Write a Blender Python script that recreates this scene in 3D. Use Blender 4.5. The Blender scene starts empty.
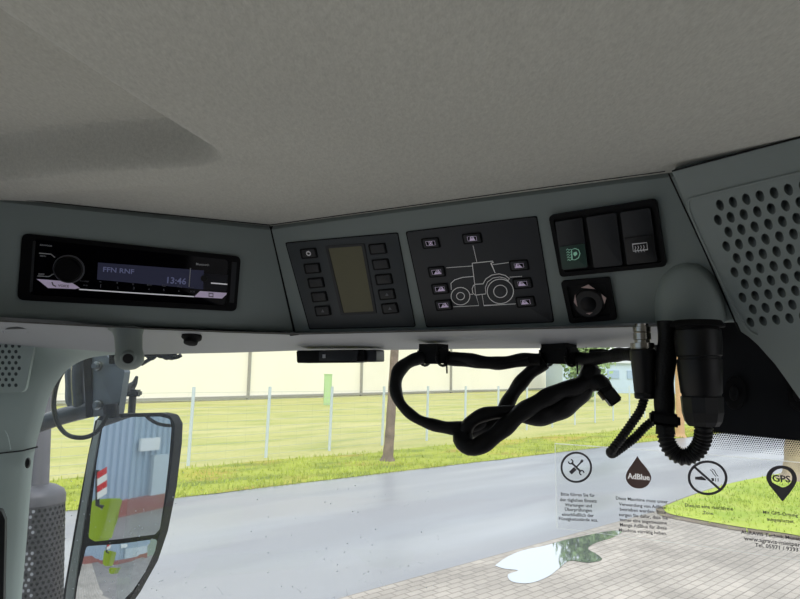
import bpy, bmesh, math, random
from mathutils import Vector, Matrix, noise
random.seed(7)
C = bpy.context.scene.collection
H = 2.46                      # eye height above the yard
F = 600.0                     # focal length in pixels of an 800 px wide frame
ROLL = math.radians(1.0)
PITCH = math.atan(75.5 / F)

# ------------------------------------------------------------------ camera
cam_d = bpy.data.cameras.new('camera'); cam = bpy.data.objects.new('camera', cam_d); C.objects.link(cam)
cam_d.sensor_width = 36; cam_d.lens = F / 800 * 36; cam_d.clip_start = 0.02; cam_d.clip_end = 1500
MR = (Matrix.Rotation(math.pi / 2 + PITCH, 4, 'X') @ Matrix.Rotation(ROLL, 4, 'Z'))
cam.matrix_world = Matrix.Translation((0, 0, H)) @ MR
bpy.context.scene.camera = cam
O = Vector((0, 0, H)); M3 = MR.to_3x3()

def ray(x, y):
    return (M3 @ Vector(((x - 400) / F, -(y - 299.5) / F, -1))).normalized()
def P(x, y, d):               # the point seen at x, y whose distance ahead is d
    r = ray(x, y); return O + r * (d / r.y)
def Z(x, y, z):               # the point seen at x, y lying at height z
    r = ray(x, y); return O + r * ((z - H) / r.z)
def G(x, y, z=0.0): return Z(x, y, z)

# ------------------------------------------------------------------ materials
def lin(c):
    return tuple(((v / 255) / 12.92 if v / 255 <= 0.04045 else ((v / 255 + 0.055) / 1.055) ** 2.4) for v in c) + (1,)
def nodes(m):
    m.use_nodes = True; return m.node_tree.nodes, m.node_tree.links
def mat(name, c, rough=0.5, metal=0.0, spec=0.5, var=0.0, vscale=8.0, bump=0.0, bscale=200.0, emit=None, es=1.0, coat=0.0):
    m = bpy.data.materials.new(name); n, l = nodes(m); b = n['Principled BSDF']
    b.inputs['Base Color'].default_value = lin(c); b.inputs['Roughness'].default_value = rough
    b.inputs['Metallic'].default_value = metal; b.inputs['Specular IOR Level'].default_value = spec
    b.inputs['Coat Weight'].default_value = coat
    if emit:
        b.inputs['Emission Color'].default_value = lin(emit); b.inputs['Emission Strength'].default_value = es
    tc = n.new('ShaderNodeTexCoord')
    if var:
        t = n.new('ShaderNodeTexNoise'); t.inputs['Scale'].default_value = vscale; t.inputs['Detail'].default_value = 4
        l.new(tc.outputs['Object'], t.inputs['Vector'])
        r = n.new('ShaderNodeValToRGB'); r.color_ramp.elements[0].position = 0.3; r.color_ramp.elements[1].position = 0.7
        a = lin(c); r.color_ramp.elements[0].color = tuple(v * (1 - var) for v in a[:3]) + (1,)
        r.color_ramp.elements[1].color = tuple(min(1, v * (1 + var)) for v in a[:3]) + (1,)
        l.new(t.outputs['Fac'], r.inputs['Fac']); l.new(r.outputs['Color'], b.inputs['Base Color'])
    if bump:
        t2 = n.new('ShaderNodeTexNoise'); t2.inputs['Scale'].default_value = bscale; t2.inputs['Detail'].default_value = 3
        l.new(tc.outputs['Object'], t2.inputs['Vector'])
        bp = n.new('ShaderNodeBump'); bp.inputs['Strength'].default_value = bump; bp.inputs['Distance'].default_value = 0.001
        l.new(t2.outputs['Fac'], bp.inputs['Height']); l.new(bp.outputs['Normal'], b.inputs['Normal'])
    return m

def layered(name, base, patches, rough=(0.9, 0.9), bump=0.0, bscale=30, bdist=0.02, rot=0.0, stretch=(1, 1, 1), spec=0.3, rscale=0.6):
    """ground material: base colour, then noise patches (colour, scale, lo, hi, amount)"""
    m = bpy.data.materials.new(name); n, l = nodes(m); b = n['Principled BSDF']
    b.inputs['Specular IOR Level'].default_value = spec
    tc = n.new('ShaderNodeTexCoord'); mp = n.new('ShaderNodeMapping'); l.new(tc.outputs['Object'], mp.inputs['Vector'])
    mp.vector_type = 'TEXTURE'; mp.inputs['Rotation'].default_value = (0, 0, rot); mp.inputs['Scale'].default_value = stretch
    rgb = n.new('ShaderNodeRGB'); rgb.outputs[0].default_value = lin(base); cur = rgb.outputs[0]
    for col, sc, lo, hi, am in patches:
        t = n.new('ShaderNodeTexNoise'); t.inputs['Scale'].default_value = sc; t.inputs['Detail'].default_value = 6
        l.new(mp.outputs['Vector'], t.inputs['Vector'])
        mr = n.new('ShaderNodeMapRange'); mr.inputs['From Min'].default_value = lo; mr.inputs['From Max'].default_value = hi
        mr.inputs['To Max'].default_value = am; l.new(t.outputs['Fac'], mr.inputs['Value'])
        mx = n.new('ShaderNodeMix'); mx.data_type = 'RGBA'; l.new(mr.outputs[0], mx.inputs['Factor'])
        l.new(cur, mx.inputs['A']); mx.inputs['B'].default_value = lin(col); cur = mx.outputs['Result']
    l.new(cur, b.inputs['Base Color'])
    t = n.new('ShaderNodeTexNoise'); t.inputs['Scale'].default_value = rscale; l.new(mp.outputs['Vector'], t.inputs['Vector'])
    mr = n.new('ShaderNodeMapRange'); mr.inputs['From Min'].default_value = 0.4; mr.inputs['From Max'].default_value = 0.6
    mr.inputs['To Min'].default_value = rough[0]; mr.inputs['To Max'].default_value = rough[1]
    l.new(t.outputs['Fac'], mr.inputs['Value']); l.new(mr.outputs[0], b.inputs['Roughness'])
    if bump:
        t2 = n.new('ShaderNodeTexNoise'); t2.inputs['Scale'].default_value = bscale; t2.inputs['Detail'].default_value = 5
        l.new(tc.outputs['Object'], t2.inputs['Vector'])
        bp = n.new('ShaderNodeBump'); bp.inputs['Strength'].default_value = bump; bp.inputs['Distance'].default_value = bdist
        l.new(t2.outputs['Fac'], bp.inputs['Height']); l.new(bp.outputs['Normal'], b.inputs['Normal'])
    return m

def glassy(name, tint=(1, 1, 1), gloss=0.06, rough=0.0, haze=0.0, hazecol=(220, 225, 230)):
    m = bpy.data.materials.new(name); n, l = nodes(m); n.remove(n['Principled BSDF']); o = n['Material Output']
    tr = n.new('ShaderNodeBsdfTransparent'); tr.inputs['Color'].default_value = tuple(tint) + (1,)
    gl = n.new('ShaderNodeBsdfGlossy'); gl.inputs['Roughness'].default_value = rough
    mx = n.new('ShaderNodeMixShader'); mx.inputs[0].default_value = gloss
    l.new(tr.outputs[0], mx.inputs[1]); l.new(gl.outputs[0], mx.inputs[2]); out = mx
    if haze:
        df = n.new('ShaderNodeBsdfTranslucent'); df.inputs['Color'].default_value = lin(hazecol)
        m2 = n.new('ShaderNodeMixShader'); m2.inputs[0].default_value = haze
        l.new(mx.outputs[0], m2.inputs[1]); l.new(df.outputs[0], m2.inputs[2]); out = m2
    l.new(out.outputs[0], o.inputs['Surface']); return m

def fabric_mat():
    m = bpy.data.materials.new('headliner_fabric'); n, l = nodes(m); b = n['Principled BSDF']
    b.inputs['Roughness'].default_value = 0.95; b.inputs['Specular IOR Level'].default_value = 0.15
    b.inputs['Sheen Weight'].default_value = 0.25
    tc = n.new('ShaderNodeTexCoord')
    def no(scale, det, st=(1, 1, 1), rot=0.0):
        mp = n.new('ShaderNodeMapping'); mp.inputs['Scale'].default_value = st; mp.inputs['Rotation'].default_value = (0, 0, rot)
        l.new(tc.outputs['Object'], mp.inputs['Vector'])
        t = n.new('ShaderNodeTexNoise'); t.inputs['Scale'].default_value = scale; t.inputs['Detail'].default_value = det
        l.new(mp.outputs['Vector'], t.inputs['Vector']); return t
    big = no(3.5, 2); weave = no(1100, 2, (1, 0.35, 1), 0.5); rag = no(420, 2, (1, 0.45, 1), 0.5)
    r = n.new('ShaderNodeValToRGB'); r.color_ramp.elements[0].position = 0.3; r.color_ramp.elements[1].position = 0.7
    r.color_ramp.elements[0].color = lin((178, 178, 169)); r.color_ramp.elements[1].color = lin((200, 200, 190))
    ad = n.new('ShaderNodeMath'); ad.operation = 'MULTIPLY_ADD'; ad.inputs[1].default_value = 0.5
    l.new(weave.outputs['Fac'], ad.inputs[0])
    m2 = n.new('ShaderNodeMath'); m2.operation = 'MULTIPLY'; m2.inputs[1].default_value = 0.5; l.new(rag.outputs['Fac'], m2.inputs[0])
    l.new(m2.outputs[0], ad.inputs[2]); l.new(ad.outputs[0], r.inputs['Fac'])
    mx = n.new('ShaderNodeMix'); mx.data_type = 'RGBA'; mx.blend_type = 'MULTIPLY'; mx.inputs['Factor'].default_value = 0.35
    l.new(r.outputs['Color'], mx.inputs['A']); l.new(big.outputs['Color'], mx.inputs['B'])
    hs = n.new('ShaderNodeMapRange'); hs.inputs['From Min'].default_value = 0.3; hs.inputs['From Max'].default_value = 0.7
    hs.inputs['To Min'].default_value = 0.9; hs.inputs['To Max'].default_value = 1.0
    l.new(big.outputs['Fac'], hs.inputs['Value']); l.new(hs.outputs[0], mx.inputs['B']); mx.inputs['Factor'].default_value = 1.0
    l.new(mx.outputs['Result'], b.inputs['Base Color'])
    bp = n.new('ShaderNodeBump'); bp.inputs['Strength'].default_value = 0.5; bp.inputs['Distance'].default_value = 0.0006
    l.new(ad.outputs[0], bp.inputs['Height']); l.new(bp.outputs['Normal'], b.inputs['Normal'])
    return m

def paver_mat(rot):
    m = bpy.data.materials.new('yard_pavers'); n, l = nodes(m); b = n['Principled BSDF']
    tc = n.new('ShaderNodeTexCoord'); mp = n.new('ShaderNodeMapping'); mp.vector_type = 'TEXTURE'
    mp.inputs['Rotation'].default_value = (0, 0, rot); l.new(tc.outputs['Object'], mp.inputs['Vector'])
    br = n.new('ShaderNodeTexBrick'); br.inputs['Scale'].default_value = 1; br.inputs['Brick Width'].default_value = 0.22
    br.inputs['Row Height'].default_value = 0.11; br.inputs['Mortar Size'].default_value = 0.009; br.inputs['Mortar Smooth'].default_value = 0.4
    br.inputs['Color1'].default_value = lin((184, 173, 161)); br.inputs['Color2'].default_value = lin((170, 160, 149))
    br.inputs['Mortar'].default_value = lin((140, 131, 122)); l.new(mp.outputs['Vector'], br.inputs['Vector'])
    t = n.new('ShaderNodeTexNoise'); t.inputs['Scale'].default_value = 0.9; t.inputs['Detail'].default_value = 6; l.new(tc.outputs['Object'], t.inputs['Vector'])
    mr = n.new('ShaderNodeMapRange'); mr.inputs['From Min'].default_value = 0.35; mr.inputs['From Max'].default_value = 0.65
    mr.inputs['To Min'].default_value = 0.78; mr.inputs['To Max'].default_value = 1.15; l.new(t.outputs['Fac'], mr.inputs['Value'])
    mx = n.new('ShaderNodeMix'); mx.data_type = 'RGBA'; mx.blend_type = 'MULTIPLY'; mx.inputs['Factor'].default_value = 1
    l.new(br.outputs['Color'], mx.inputs['A']); l.new(mr.outputs[0], mx.inputs['B']); l.new(mx.outputs['Result'], b.inputs['Base Color'])
    b.inputs['Roughness'].default_value = 0.75
    bp = n.new('ShaderNodeBump'); bp.inputs['Strength'].default_value = 0.4; bp.inputs['Distance'].default_value = 0.01; bp.invert = True
    l.new(br.outputs['Fac'], bp.inputs['Height']); l.new(bp.outputs['Normal'], b.inputs['Normal'])
    return m

M = {}
M['fabric'] = fabric_mat()
M['console'] = mat('console_plastic', (130, 140, 137), 0.5, spec=0.4, bump=0.25, bscale=1500, var=0.05, vscale=10)
M['trim'] = mat('trim_plastic', (150, 153, 158), 0.5, spec=0.4, bump=0.2, bscale=1500)
M['pillar'] = mat('pillar_plastic', (164, 178, 173), 0.42, spec=0.5, bump=0.2, bscale=1200, var=0.04, vscale=6)
M['cover'] = mat('cover_plastic', (130, 140, 137), 0.45, spec=0.5, bump=0.2, bscale=1200)
M['scoop_shade'] = mat('scoop_shade_grey', (100, 108, 106), 0.6)  # darker than the cover, paints shade into the speaker holes
M['perf'] = mat('perforation_grey', (62, 70, 70), 0.8)
M['seam'] = mat('seam_shadow', (14, 15, 16), 0.9)
M['panel'] = mat('panel_charcoal', (60, 65, 68), 0.55, spec=0.4, bump=0.15, bscale=2500)
M['panel2'] = mat('panel_charcoal_dark', (52, 54, 57), 0.55, spec=0.4, bump=0.15, bscale=2500)
M['black'] = mat('black_plastic', (22, 23, 25), 0.42, spec=0.4)
M['blackm'] = mat('black_matt', (11, 11, 13), 0.7, spec=0.2)
M['button'] = mat('button_black', (36, 38, 41), 0.5, spec=0.4)
M['gloss'] = mat('radio_gloss_black', (5, 5, 9), 0.12, spec=0.15)
M['rblack'] = mat('radio_black', (8, 8, 10), 0.4, spec=0.2)
M['lcd'] = mat('lcd_olive', (92, 90, 64), 0.35, spec=0.4)
M['led'] = mat('radio_display', (48, 50, 70), 0.25, emit=(56, 58, 78), es=0.25)
M['ledtext'] = mat('radio_display_text', (120, 125, 160), 0.4, emit=(120, 125, 170), es=0.15)
M['white'] = mat('print_white', (225, 225, 228), 0.6)
M['whiteglow'] = mat('print_white_bright', (235, 235, 240), 0.5, emit=(230, 230, 235), es=0.25)
M['grey'] = mat('print_grey', (170, 172, 174), 0.6)
M['dimgrey'] = mat('print_dim', (95, 97, 104), 0.6)
M['pink'] = mat('pale_violet', (205, 190, 216), 0.5, emit=(200, 186, 214), es=0.2)
M['green'] = mat('switch_green', (30, 62, 52), 0.5)
M['greenp'] = mat('print_green', (160, 215, 190), 0.5, emit=(150, 215, 185), es=0.15)
M['cable'] = mat('cable_black', (8, 8, 9), 0.5, spec=0.25, bump=0.5, bscale=500)
M['conduit'] = mat('conduit_black', (14, 14, 15), 0.45, spec=0.35)
M['chrome'] = mat('nickel', (190, 185, 175), 0.22, metal=1.0)
M['steel'] = mat('bracket_steel', (92, 100, 108), 0.4, metal=0.3, var=0.15, vscale=30)
M['wetdark'] = mat('arm_dark_metal', (62, 66, 72), 0.25, metal=0.2, spec=0.6, var=0.3, vscale=60)
M['mirror'] = mat('mirror_silver', (222, 228, 232), 0.02, metal=1.0)
M['mirhouse'] = mat('mirror_housing_black', (22, 23, 25), 0.75, spec=.2)
M['mirside'] = mat('mirror_housing_grey', (120, 128, 126), 0.4)
M['exh'] = mat('exhaust_metal', (96, 94, 98), 0.5, metal=0.35, var=0.12, vscale=20)
M['exhd'] = mat('exhaust_guard_dark', (66, 64, 66), 0.45, metal=0.3, var=0.15, vscale=30)
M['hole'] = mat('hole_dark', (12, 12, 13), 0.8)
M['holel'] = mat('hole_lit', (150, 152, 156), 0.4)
M['glass'] = glassy('windscreen_glass', (0.96, 0.985, 0.97), 0.035, haze=0.03)
M['film'] = glassy('sticker_film', (0.97, 0.97, 0.97), 0.03, haze=0.07)
M['filmedge'] = glassy('sticker_edge', (1, 1, 1), 0.1, rough=0.4, haze=0.8, hazecol=(250, 250, 250))
M['ink'] = mat('sticker_ink', (92, 87, 90), 0.6)
M['inkb'] = mat('sticker_ink_brown', (125, 100, 92), 0.6)
M['frit'] = mat('frit_black', (12, 14, 20), 0.6, spec=0.3)
M['drop'] = mat('raindrop', (225, 232, 238), 0.1, spec=0.8)
M['cream'] = mat('warehouse_cream', (240, 234, 218), 0.7, var=0.02, vscale=0.2)
M['joint'] = mat('warehouse_joint', (150, 148, 140), 0.7)
M['galv'] = mat('fence_galvanised', (196, 206, 210), 0.5, metal=0.1)
M['wire'] = mat('fence_wire', (185, 190, 175), 0.6, metal=0.2)
M['bark'] = mat('tree_bark', (128, 112, 98), 0.9, var=0.25, vscale=5, bump=0.8, bscale=15)
M['leaf'] = mat('tree_leaf', (150, 175, 115), 0.7, var=0.3, vscale=0.8)
M['bluewall'] = mat('distant_building_blue', (188, 205, 222), 0.6)
M['paleroof'] = mat('distant_roof', (210, 215, 225), 0.6)
M['winblue'] = mat('distant_window', (158, 178, 202), 0.2)
M['greenbox'] = mat('utility_green', (176, 205, 150), 0.6)
M['tan'] = mat('bark_tan', (168, 150, 130), .9, var=.25, vscale=3, bump=.5, bscale=12)
M['orange'] = mat('pole_tan', (205, 165, 120), 0.8, var=0.15, vscale=1)
M['lime'] = mat('tractor_lime', (176, 205, 30), 0.3, coat=0.4)
M['red'] = mat('marker_red', (205, 35, 45), 0.4)
M['mwhite'] = mat('marker_white', (235, 235, 235), 0.4)
M['corr'] = mat('hall_corrugated', (165, 182, 198), 0.45, metal=0.1)
M['brick'] = mat('hall_plinth', (150, 95, 88), 0.8)
ROT = math.atan2(0.65, 0.76)
M['pavers'] = paver_mat(ROT)
M['road'] = layered('wet_asphalt', (142, 142, 146), [((162, 165, 170), 0.30, 0.5, 0.62, 0.5), ((116, 118, 124), 0.7, 0.52, 0.7, 0.4), ((160, 165, 172), 25, 0.55, 0.8, 0.35)],
                    rough=(0.32, 0.5), bump=0.25, bscale=60, bdist=0.004, rot=ROT, stretch=(4.0, 0.8, 1), spec=0.5, rscale=0.5)
M['yard'] = layered('yard_asphalt', (138, 132, 129), [((116, 112, 110), 1.2, .45, .65, .6)], rough=(.7, .9), bump=.3)
M['field'] = layered('field_grass', (186, 182, 110), [((202, 193, 134), 0.25, 0.4, 0.65, 0.8), ((138, 154, 66), 0.9, 0.48, 0.7, 0.6), ((120, 130, 60), 12, 0.5, 0.75, 0.4)],
                     rough=(0.9, 0.95), bump=0.8, bscale=12, bdist=0.05, rot=ROT, stretch=(3, 1, 1))
M['verge'] = layered('verge_grass', (176, 182, 72), [((118, 134, 54), 1.2, 0.45, 0.65, 0.8), ((196, 162, 74), 0.5, 0.52, 0.66, 0.75), ((88, 104, 36), 9, 0.5, 0.8, 0.5)],
                     rough=(0.9, 0.95), bump=0.9, bscale=18, bdist=0.06, rot=ROT, stretch=(2, 1, 1))
M['island'] = layered('island_grass', (186, 200, 78), [((156, 180, 60), 1.0, 0.42, 0.62, 0.8), ((196, 194, 108), 3, 0.5, 0.7, 0.5)],
                      rough=(0.9, 0.95), bump=0.9, bscale=18, bdist=0.05)
M['blade'] = mat('grass_blade', (172, 182, 74), 0.8, var=0.3, vscale=2)
M['edging'] = layered('wet_soil_edge', (128, 112, 98), [((90, 78, 68), 3, 0.45, 0.65, 0.7), ((150, 150, 100), 5, 0.5, 0.7, 0.5)], rough=(0.7, 0.9), bump=0.5, bscale=20)
M['water'] = mat('puddle_water', (196, 202, 208), 0.03, metal=0.85, spec=1.0)  # pale metallic base stands in for a brighter sky reflected in the water

# ------------------------------------------------------------------ object helpers
_wt = {}
def thing(name, label, cat, loc, group=None):
    o = bpy.data.objects.new(name, None); C.objects.link(o); o.location = loc; o.empty_display_size = 0.02
    o['label'] = label; o['category'] = cat
    if group: o['group'] = group
    _wt[o] = Vector(loc); return o
def tag(o, label, cat, group=None, kind=None):
    if label: o['label'] = label
    if cat: o['category'] = cat
    if group: o['group'] = group
    if kind: o['kind'] = kind
    return o
def struct(o, label, cat):
    o['kind'] = 'structure'; o['label'] = label; o['category'] = cat; return o
def obj(name, bm, m, parent=None, smooth=False, label=None, recalc=True):
    if recalc: bmesh.ops.recalc_face_normals(bm, faces=bm.faces)
    me = bpy.data.meshes.new(name); bm.to_mesh(me); bm.free()
    for x in (m if isinstance(m, (list, tuple)) else [m]): me.materials.append(x)
    if smooth:
        me.polygons.foreach_set('use_smooth', [True] * len(me.polygons))
        try: me.set_sharp_from_angle(angle=math.radians(38))
        except Exception: pass
    o = bpy.data.objects.new(name, me); C.objects.link(o)
    if parent is not None:
        o.parent = parent
        o.matrix_parent_inverse = Matrix.Translation(-_wt.get(parent, Vector((0, 0, 0))))
    else:   # put the origin of a free-standing mesh at the base of its own shape
        vs = [v.co for v in me.vertices]
        c = Vector((sum(v.x for v in vs) / len(vs), sum(v.y for v in vs) / len(vs), min(v.z for v in vs)))
        me.transform(Matrix.Translation(-c)); o.location = c; _wt[o] = c
    if label: o['label'] = label
    return o

class Pl:
    """a flat surface in the cab; n points to the viewer's side"""
    def __init__(s, o, right, other):
        s.o = o; s.u = (right - o).normalized(); w = other - o
        s.v = (w - s.u * w.dot(s.u)).normalized()
        if s.v.z < 0: s.v = -s.v
        s.n = s.u.cross(s.v)
        if s.n.dot(O - s.o) < 0: s.n = -s.n
    def uv(s, x, y, off=0.0):
        r = ray(x, y); o = s.o + s.n * off
        t = (o - O).dot(s.n) / r.dot(s.n); q = O + r * t - o
        return (q.dot(s.u), q.dot(s.v))
    def w(s, a, b, off=0.0): return s.o + s.u * a + s.v * b + s.n * off
    def q(s, x, y, off=0.0): a, b = s.uv(x, y, off); return s.w(a, b, off)

def rounded(pts, r, seg=5):
    if r <= 0: return list(pts)
    out = []; n = len(pts)
    for i in range(n):
        p0, p1, p2 = Vector(pts[i - 1]), Vector(pts[i]), Vector(pts[(i + 1) % n])
        a = (p0 - p1); b = (p2 - p1); la, lb = a.length, b.length; a.normalize(); b.normalize()
        ang = a.angle(b)
        if ang > math.radians(170): out.append(tuple(p1)); continue
        t = min(r / math.tan(ang / 2), la * 0.48, lb * 0.48)
        s0, s1 = p1 + a * t, p1 + b * t
        for k in range(seg + 1):
            f = k / seg; q = (s0 * (1 - f) ** 2 + p1 * 2 * f * (1 - f) + s1 * f * f); out.append(tuple(q))
    return out

def prism_bm(pl, uvs, z0, z1, bev=0.0, bm=None, seg=2):
    own = bmesh.new()
    lo = [own.verts.new(pl.w(a, b, z0)) for a, b in uvs]; hi = [own.verts.new(pl.w(a, b, z1)) for a, b in uvs]
    n = len(uvs); own.faces.new(lo); top = own.faces.new(hi)
    for i in range(n): own.faces.new((lo[i], lo[(i + 1) % n], hi[(i + 1) % n], hi[i]))
    if bev > 0: bmesh.ops.bevel(own, geom=list(top.edges), offset=bev, segments=seg, profile=0.6, affect='EDGES', clamp_overlap=True)
    if bm is None: return own
    me = bpy.data.meshes.new('tmp'); own.to_mesh(me); own.free(); bm.from_mesh(me); bpy.data.meshes.remove(me); return bm
def slab(pl, pxs, z0, z1, r=0.0, bev=0.0, bm=None):
    return prism_bm(pl, rounded([pl.uv(x, y, z1) for x, y in pxs], r), z0, z1, bev, bm)
def flat(pl, pxs, off, bm=None, r=0.0):
    bm = bm or bmesh.new()
    vs = [bm.verts.new(pl.w(a, b, off)) for a, b in rounded([pl.uv(x, y, off) for x, y in pxs], r)]
    bm.faces.new(vs); return bm
def frame_bm(pl, outer, inner, z0, z1, r=0.004):
    """flat ring slab between two outlines of four corners"""
    bm = bmesh.new(); a = rounded([pl.uv(x, y, z1) for x, y in outer], r); b = rounded([pl.uv(x, y, z1) for x, y in inner], r * 0.7)
    n = len(a); L = [[bm.verts.new(pl.w(p[0], p[1], z)) for p in ring] for ring, z in ((a, z0), (a, z1), (b, z1), (b, z0))]
    for k in range(3):
        for i in range(n): bm.faces.new((L[k][i], L[k][(i + 1) % n], L[k + 1][(i + 1) % n], L[k + 1][i]))
    return bm
def stroke(pl, pxs, wpx, off, bm, closed=False):
    """painted line of wpx pixels' width"""
    pts = [Vector(pl.uv(x, y, off)) for x, y in pxs]
    c = pxs[len(pxs) // 2]; a = Vector(pl.uv(c[0], c[1], off)); b = Vector(pl.uv(c[0] + 1, c[1], off)); e = Vector(pl.uv(c[0], c[1] + 1, off))
    w = ((b - a).length + (e - a).length) / 2 * wpx / 2
    n = len(pts); L = []
    for i, p in enumerate(pts):
        p0 = pts[i - 1] if (i > 0 or closed) else p; p2 = pts[(i + 1) % n] if (i < n - 1 or closed) else p
        d = (p2 - p0); d = d.normalized() if d.length > 1e-9 else Vector((1, 0)); nn = Vector((-d.y, d.x))
        k = 1.0
        if p0 is not p and p2 is not p:
            c1 = (p - p0).normalized() if (p - p0).length else d; k = 1 / max(0.5, abs(c1.dot(d)))
        L.append((bm.verts.new(pl.w(*(p + nn * w * k), off)), bm.verts.new(pl.w(*(p - nn * w * k), off))))
    for i in range(n if closed else n - 1):
        j = (i + 1) % n; bm.faces.new((L[i][0], L[j][0], L[j][1], L[i][1]))
    return bm
def circ(cx, cy, rx, ry=None, n=24, a0=0, a1=360, rot=0.0):
    ry = ry or rx; out = []
    full = abs(a1 - a0) >= 360
    for k in range(n if full else n + 1):
        t = math.radians(a0 + (a1 - a0) * k / n); x, y = rx * math.cos(t), ry * math.sin(t)
        out.append((cx + x * math.cos(rot) - y * math.sin(rot), cy + x * math.sin(rot) + y * math.cos(rot)))
    return out

def text2d(s):
    cu = bpy.data.curves.new('t', 'FONT'); cu.body = s; cu.size = 1; cu.resolution_u = 2; cu.offset = 0.018
    ob = bpy.data.objects.new('t', cu); C.objects.link(ob)
    dg = bpy.context.evaluated_depsgraph_get(); me = ob.evaluated_get(dg).to_mesh()
    vs = [(v.co.x, v.co.y) for v in me.vertices]; fs = [tuple(p.vertices) for p in me.polygons]
    ob.evaluated_get(dg).to_mesh_clear(); bpy.data.objects.remove(ob); bpy.data.curves.remove(cu)
    return vs, fs
def write(pl, s, p0, p1, off, bm, hs=1.0):
    """lettering whose baseline runs from pixel p0 to p1"""
    vs, fs = text2d(s); x0 = min(v[0] for v in vs); x1 = max(v[0] for v in vs)
    a = Vector(pl.uv(*p0, off)); b = Vector(pl.uv(*p1, off)); d = (b - a) / (x1 - x0); e = Vector((-d.y, d.x)) * hs
    if e.y < 0: e = -e
    nv = [bm.verts.new(pl.w(*(a + d * (x - x0) + e * y), off)) for x, y in vs]
    for f in fs:
        try: bm.faces.new([nv[i] for i in f])
        except ValueError: pass
    return bm

def catmull(pts, sub=8):
    pts = [Vector(p) for p in pts]; out = []
    for i in range(len(pts) - 1):
        p0 = pts[max(i - 1, 0)]; p1 = pts[i]; p2 = pts[i + 1]; p3 = pts[min(i + 2, len(pts) - 1)]
        for k in range(sub):
            t = k / sub
            out.append(0.5 * ((2 * p1) + (p2 - p0) * t + (2 * p0 - 5 * p1 + 4 * p2 - p3) * t * t + (3 * p1 - p0 - 3 * p2 + p3) * t ** 3))
    out.append(pts[-1]); return out
def resample(pts, step):
    out = [pts[0]]; acc = 0.0
    for a, b in zip(pts, pts[1:]):
        L = (b - a).length
        if L < 1e-9: continue
        t = step - acc
        while t <= L: out.append(a + (b - a) * (t / L)); t += step
        acc = L - (t - step)
    return out
def tube_bm(pts, r, seg=10, bm=None, squash=1.0, cap=True):
    bm = bm or bmesh.new(); n = len(pts); rf = r if callable(r) else (lambda i, n: r)
    up = Vector((0, 0, 1)); t0 = (pts[1] - pts[0]).normalized()
    if abs(t0.dot(up)) > 0.95: up = Vector((1, 0, 0))
    nrm = t0.cross(up).normalized(); rings = []
    for i in range(n):
        t = (pts[min(i + 1, n - 1)] - pts[max(i - 1, 0)]).normalized()
        nrm = (nrm - t * nrm.dot(t)).normalized(); bi = t.cross(nrm); rr = rf(i, n)
        rings.append([bm.verts.new(pts[i] + (nrm * math.cos(a) + bi * math.sin(a) * squash) * rr) for a in [2 * math.pi * k / seg for k in range(seg)]])
    for A, B in zip(rings, rings[1:]):
        for k in range(seg): bm.faces.new((A[k], A[(k + 1) % seg], B[(k + 1) % seg], B[k]))
    if cap: bm.faces.new(rings[0]); bm.faces.new(rings[-1])
    return bm
def pxpath(p, sub=8): return catmull([P(*q) for q in p], sub)
def corrugated(p, r, pitch, bm=None, seg=14):
    pts = resample(catmull([P(*q) for q in p], 24), pitch / 4)
    return tube_bm(pts, lambda i, n: r if i % 4 in (0, 1) else r * 0.84, seg, bm)
def lathe_bm(a, b, prof, seg=28, bm=None):
    """turned shape about the line a-b; prof is (fraction along, radius)"""
    bm = bm or bmesh.new(); ax = (b - a); L = ax.length; ax.normalize()
    s = Vector((0, 1, 0)) if abs(ax.y) < 0.9 else Vector((1, 0, 0)); e1 = ax.cross(s).normalized(); e2 = ax.cross(e1); rings = []
    for t, r in prof:
        c = a + ax * (L * t); rings.append([bm.verts.new(c + (e1 * math.cos(q) + e2 * math.sin(q)) * max(r, 1e-5)) for q in [2 * math.pi * k / seg for k in range(seg)]])
    for A, B in zip(rings, rings[1:]):
        for k in range(seg): bm.faces.new((A[k], A[(k + 1) % seg], B[(k + 1) % seg], B[k]))
    bm.faces.new(rings[0]); bm.faces.new(rings[-1]); return bm
def grid_bm(rows, bm=None, closed=False):
    bm = bm or bmesh.new(); V = [[bm.verts.new(p) for p in r] for r in rows]
    for A, B in zip(V, V[1:]):
        for k in range(len(A) - 1): bm.faces.new((A[k], A[k + 1], B[k + 1], B[k]))
    return bm
def box_bm(c, x, y, z, ux=Vector((1, 0, 0)), uy=Vector((0, 1, 0)), uz=Vector((0, 0, 1)), bm=None, bev=0.0):
    own = bmesh.new(); vs = {}
    for i in (-1, 1):
        for j in (-1, 1):
            for k in (-1, 1): vs[i, j, k] = own.verts.new(c + ux * (i * x / 2) + uy * (j * y / 2) + uz * (k * z / 2))
    for f in (((-1,-1,-1),(1,-1,-1),(1,1,-1),(-1,1,-1)), ((-1,-1,1),(1,-1,1),(1,1,1),(-1,1,1)), ((-1,-1,-1),(1,-1,-1),(1,-1,1),(-1,-1,1)),
              ((-1,1,-1),(1,1,-1),(1,1,1),(-1,1,1)), ((-1,-1,-1),(-1,1,-1),(-1,1,1),(-1,-1,1)), ((1,-1,-1),(1,1,-1),(1,1,1),(1,-1,1))):
        own.faces.new([vs[q] for q in f])
    if bev: bmesh.ops.bevel(own, geom=list(own.edges), offset=bev, segments=2, affect='EDGES')
    if bm is None: return own
    me = bpy.data.meshes.new('tmp'); own.to_mesh(me); own.free(); bm.from_mesh(me); bpy.data.meshes.remove(me); return bm

# ================================================================== CAB: surfaces
ZC = H + 0.155                                   # headliner height
ZB = H + 0.044                                   # lower edge of the console face
TL, TC_, TR = Z(0, 197, ZC), Z(270, 225, ZC), Z(665, 172, ZC)
BC = Z(295, 333, ZB)
R = Pl(TC_, TR, BC)
L = Pl(TL, TC_, BC)
ss = lambda t: (lambda x: x * x * (3 - 2 * x))(max(0.0, min(1.0, t)))

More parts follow.
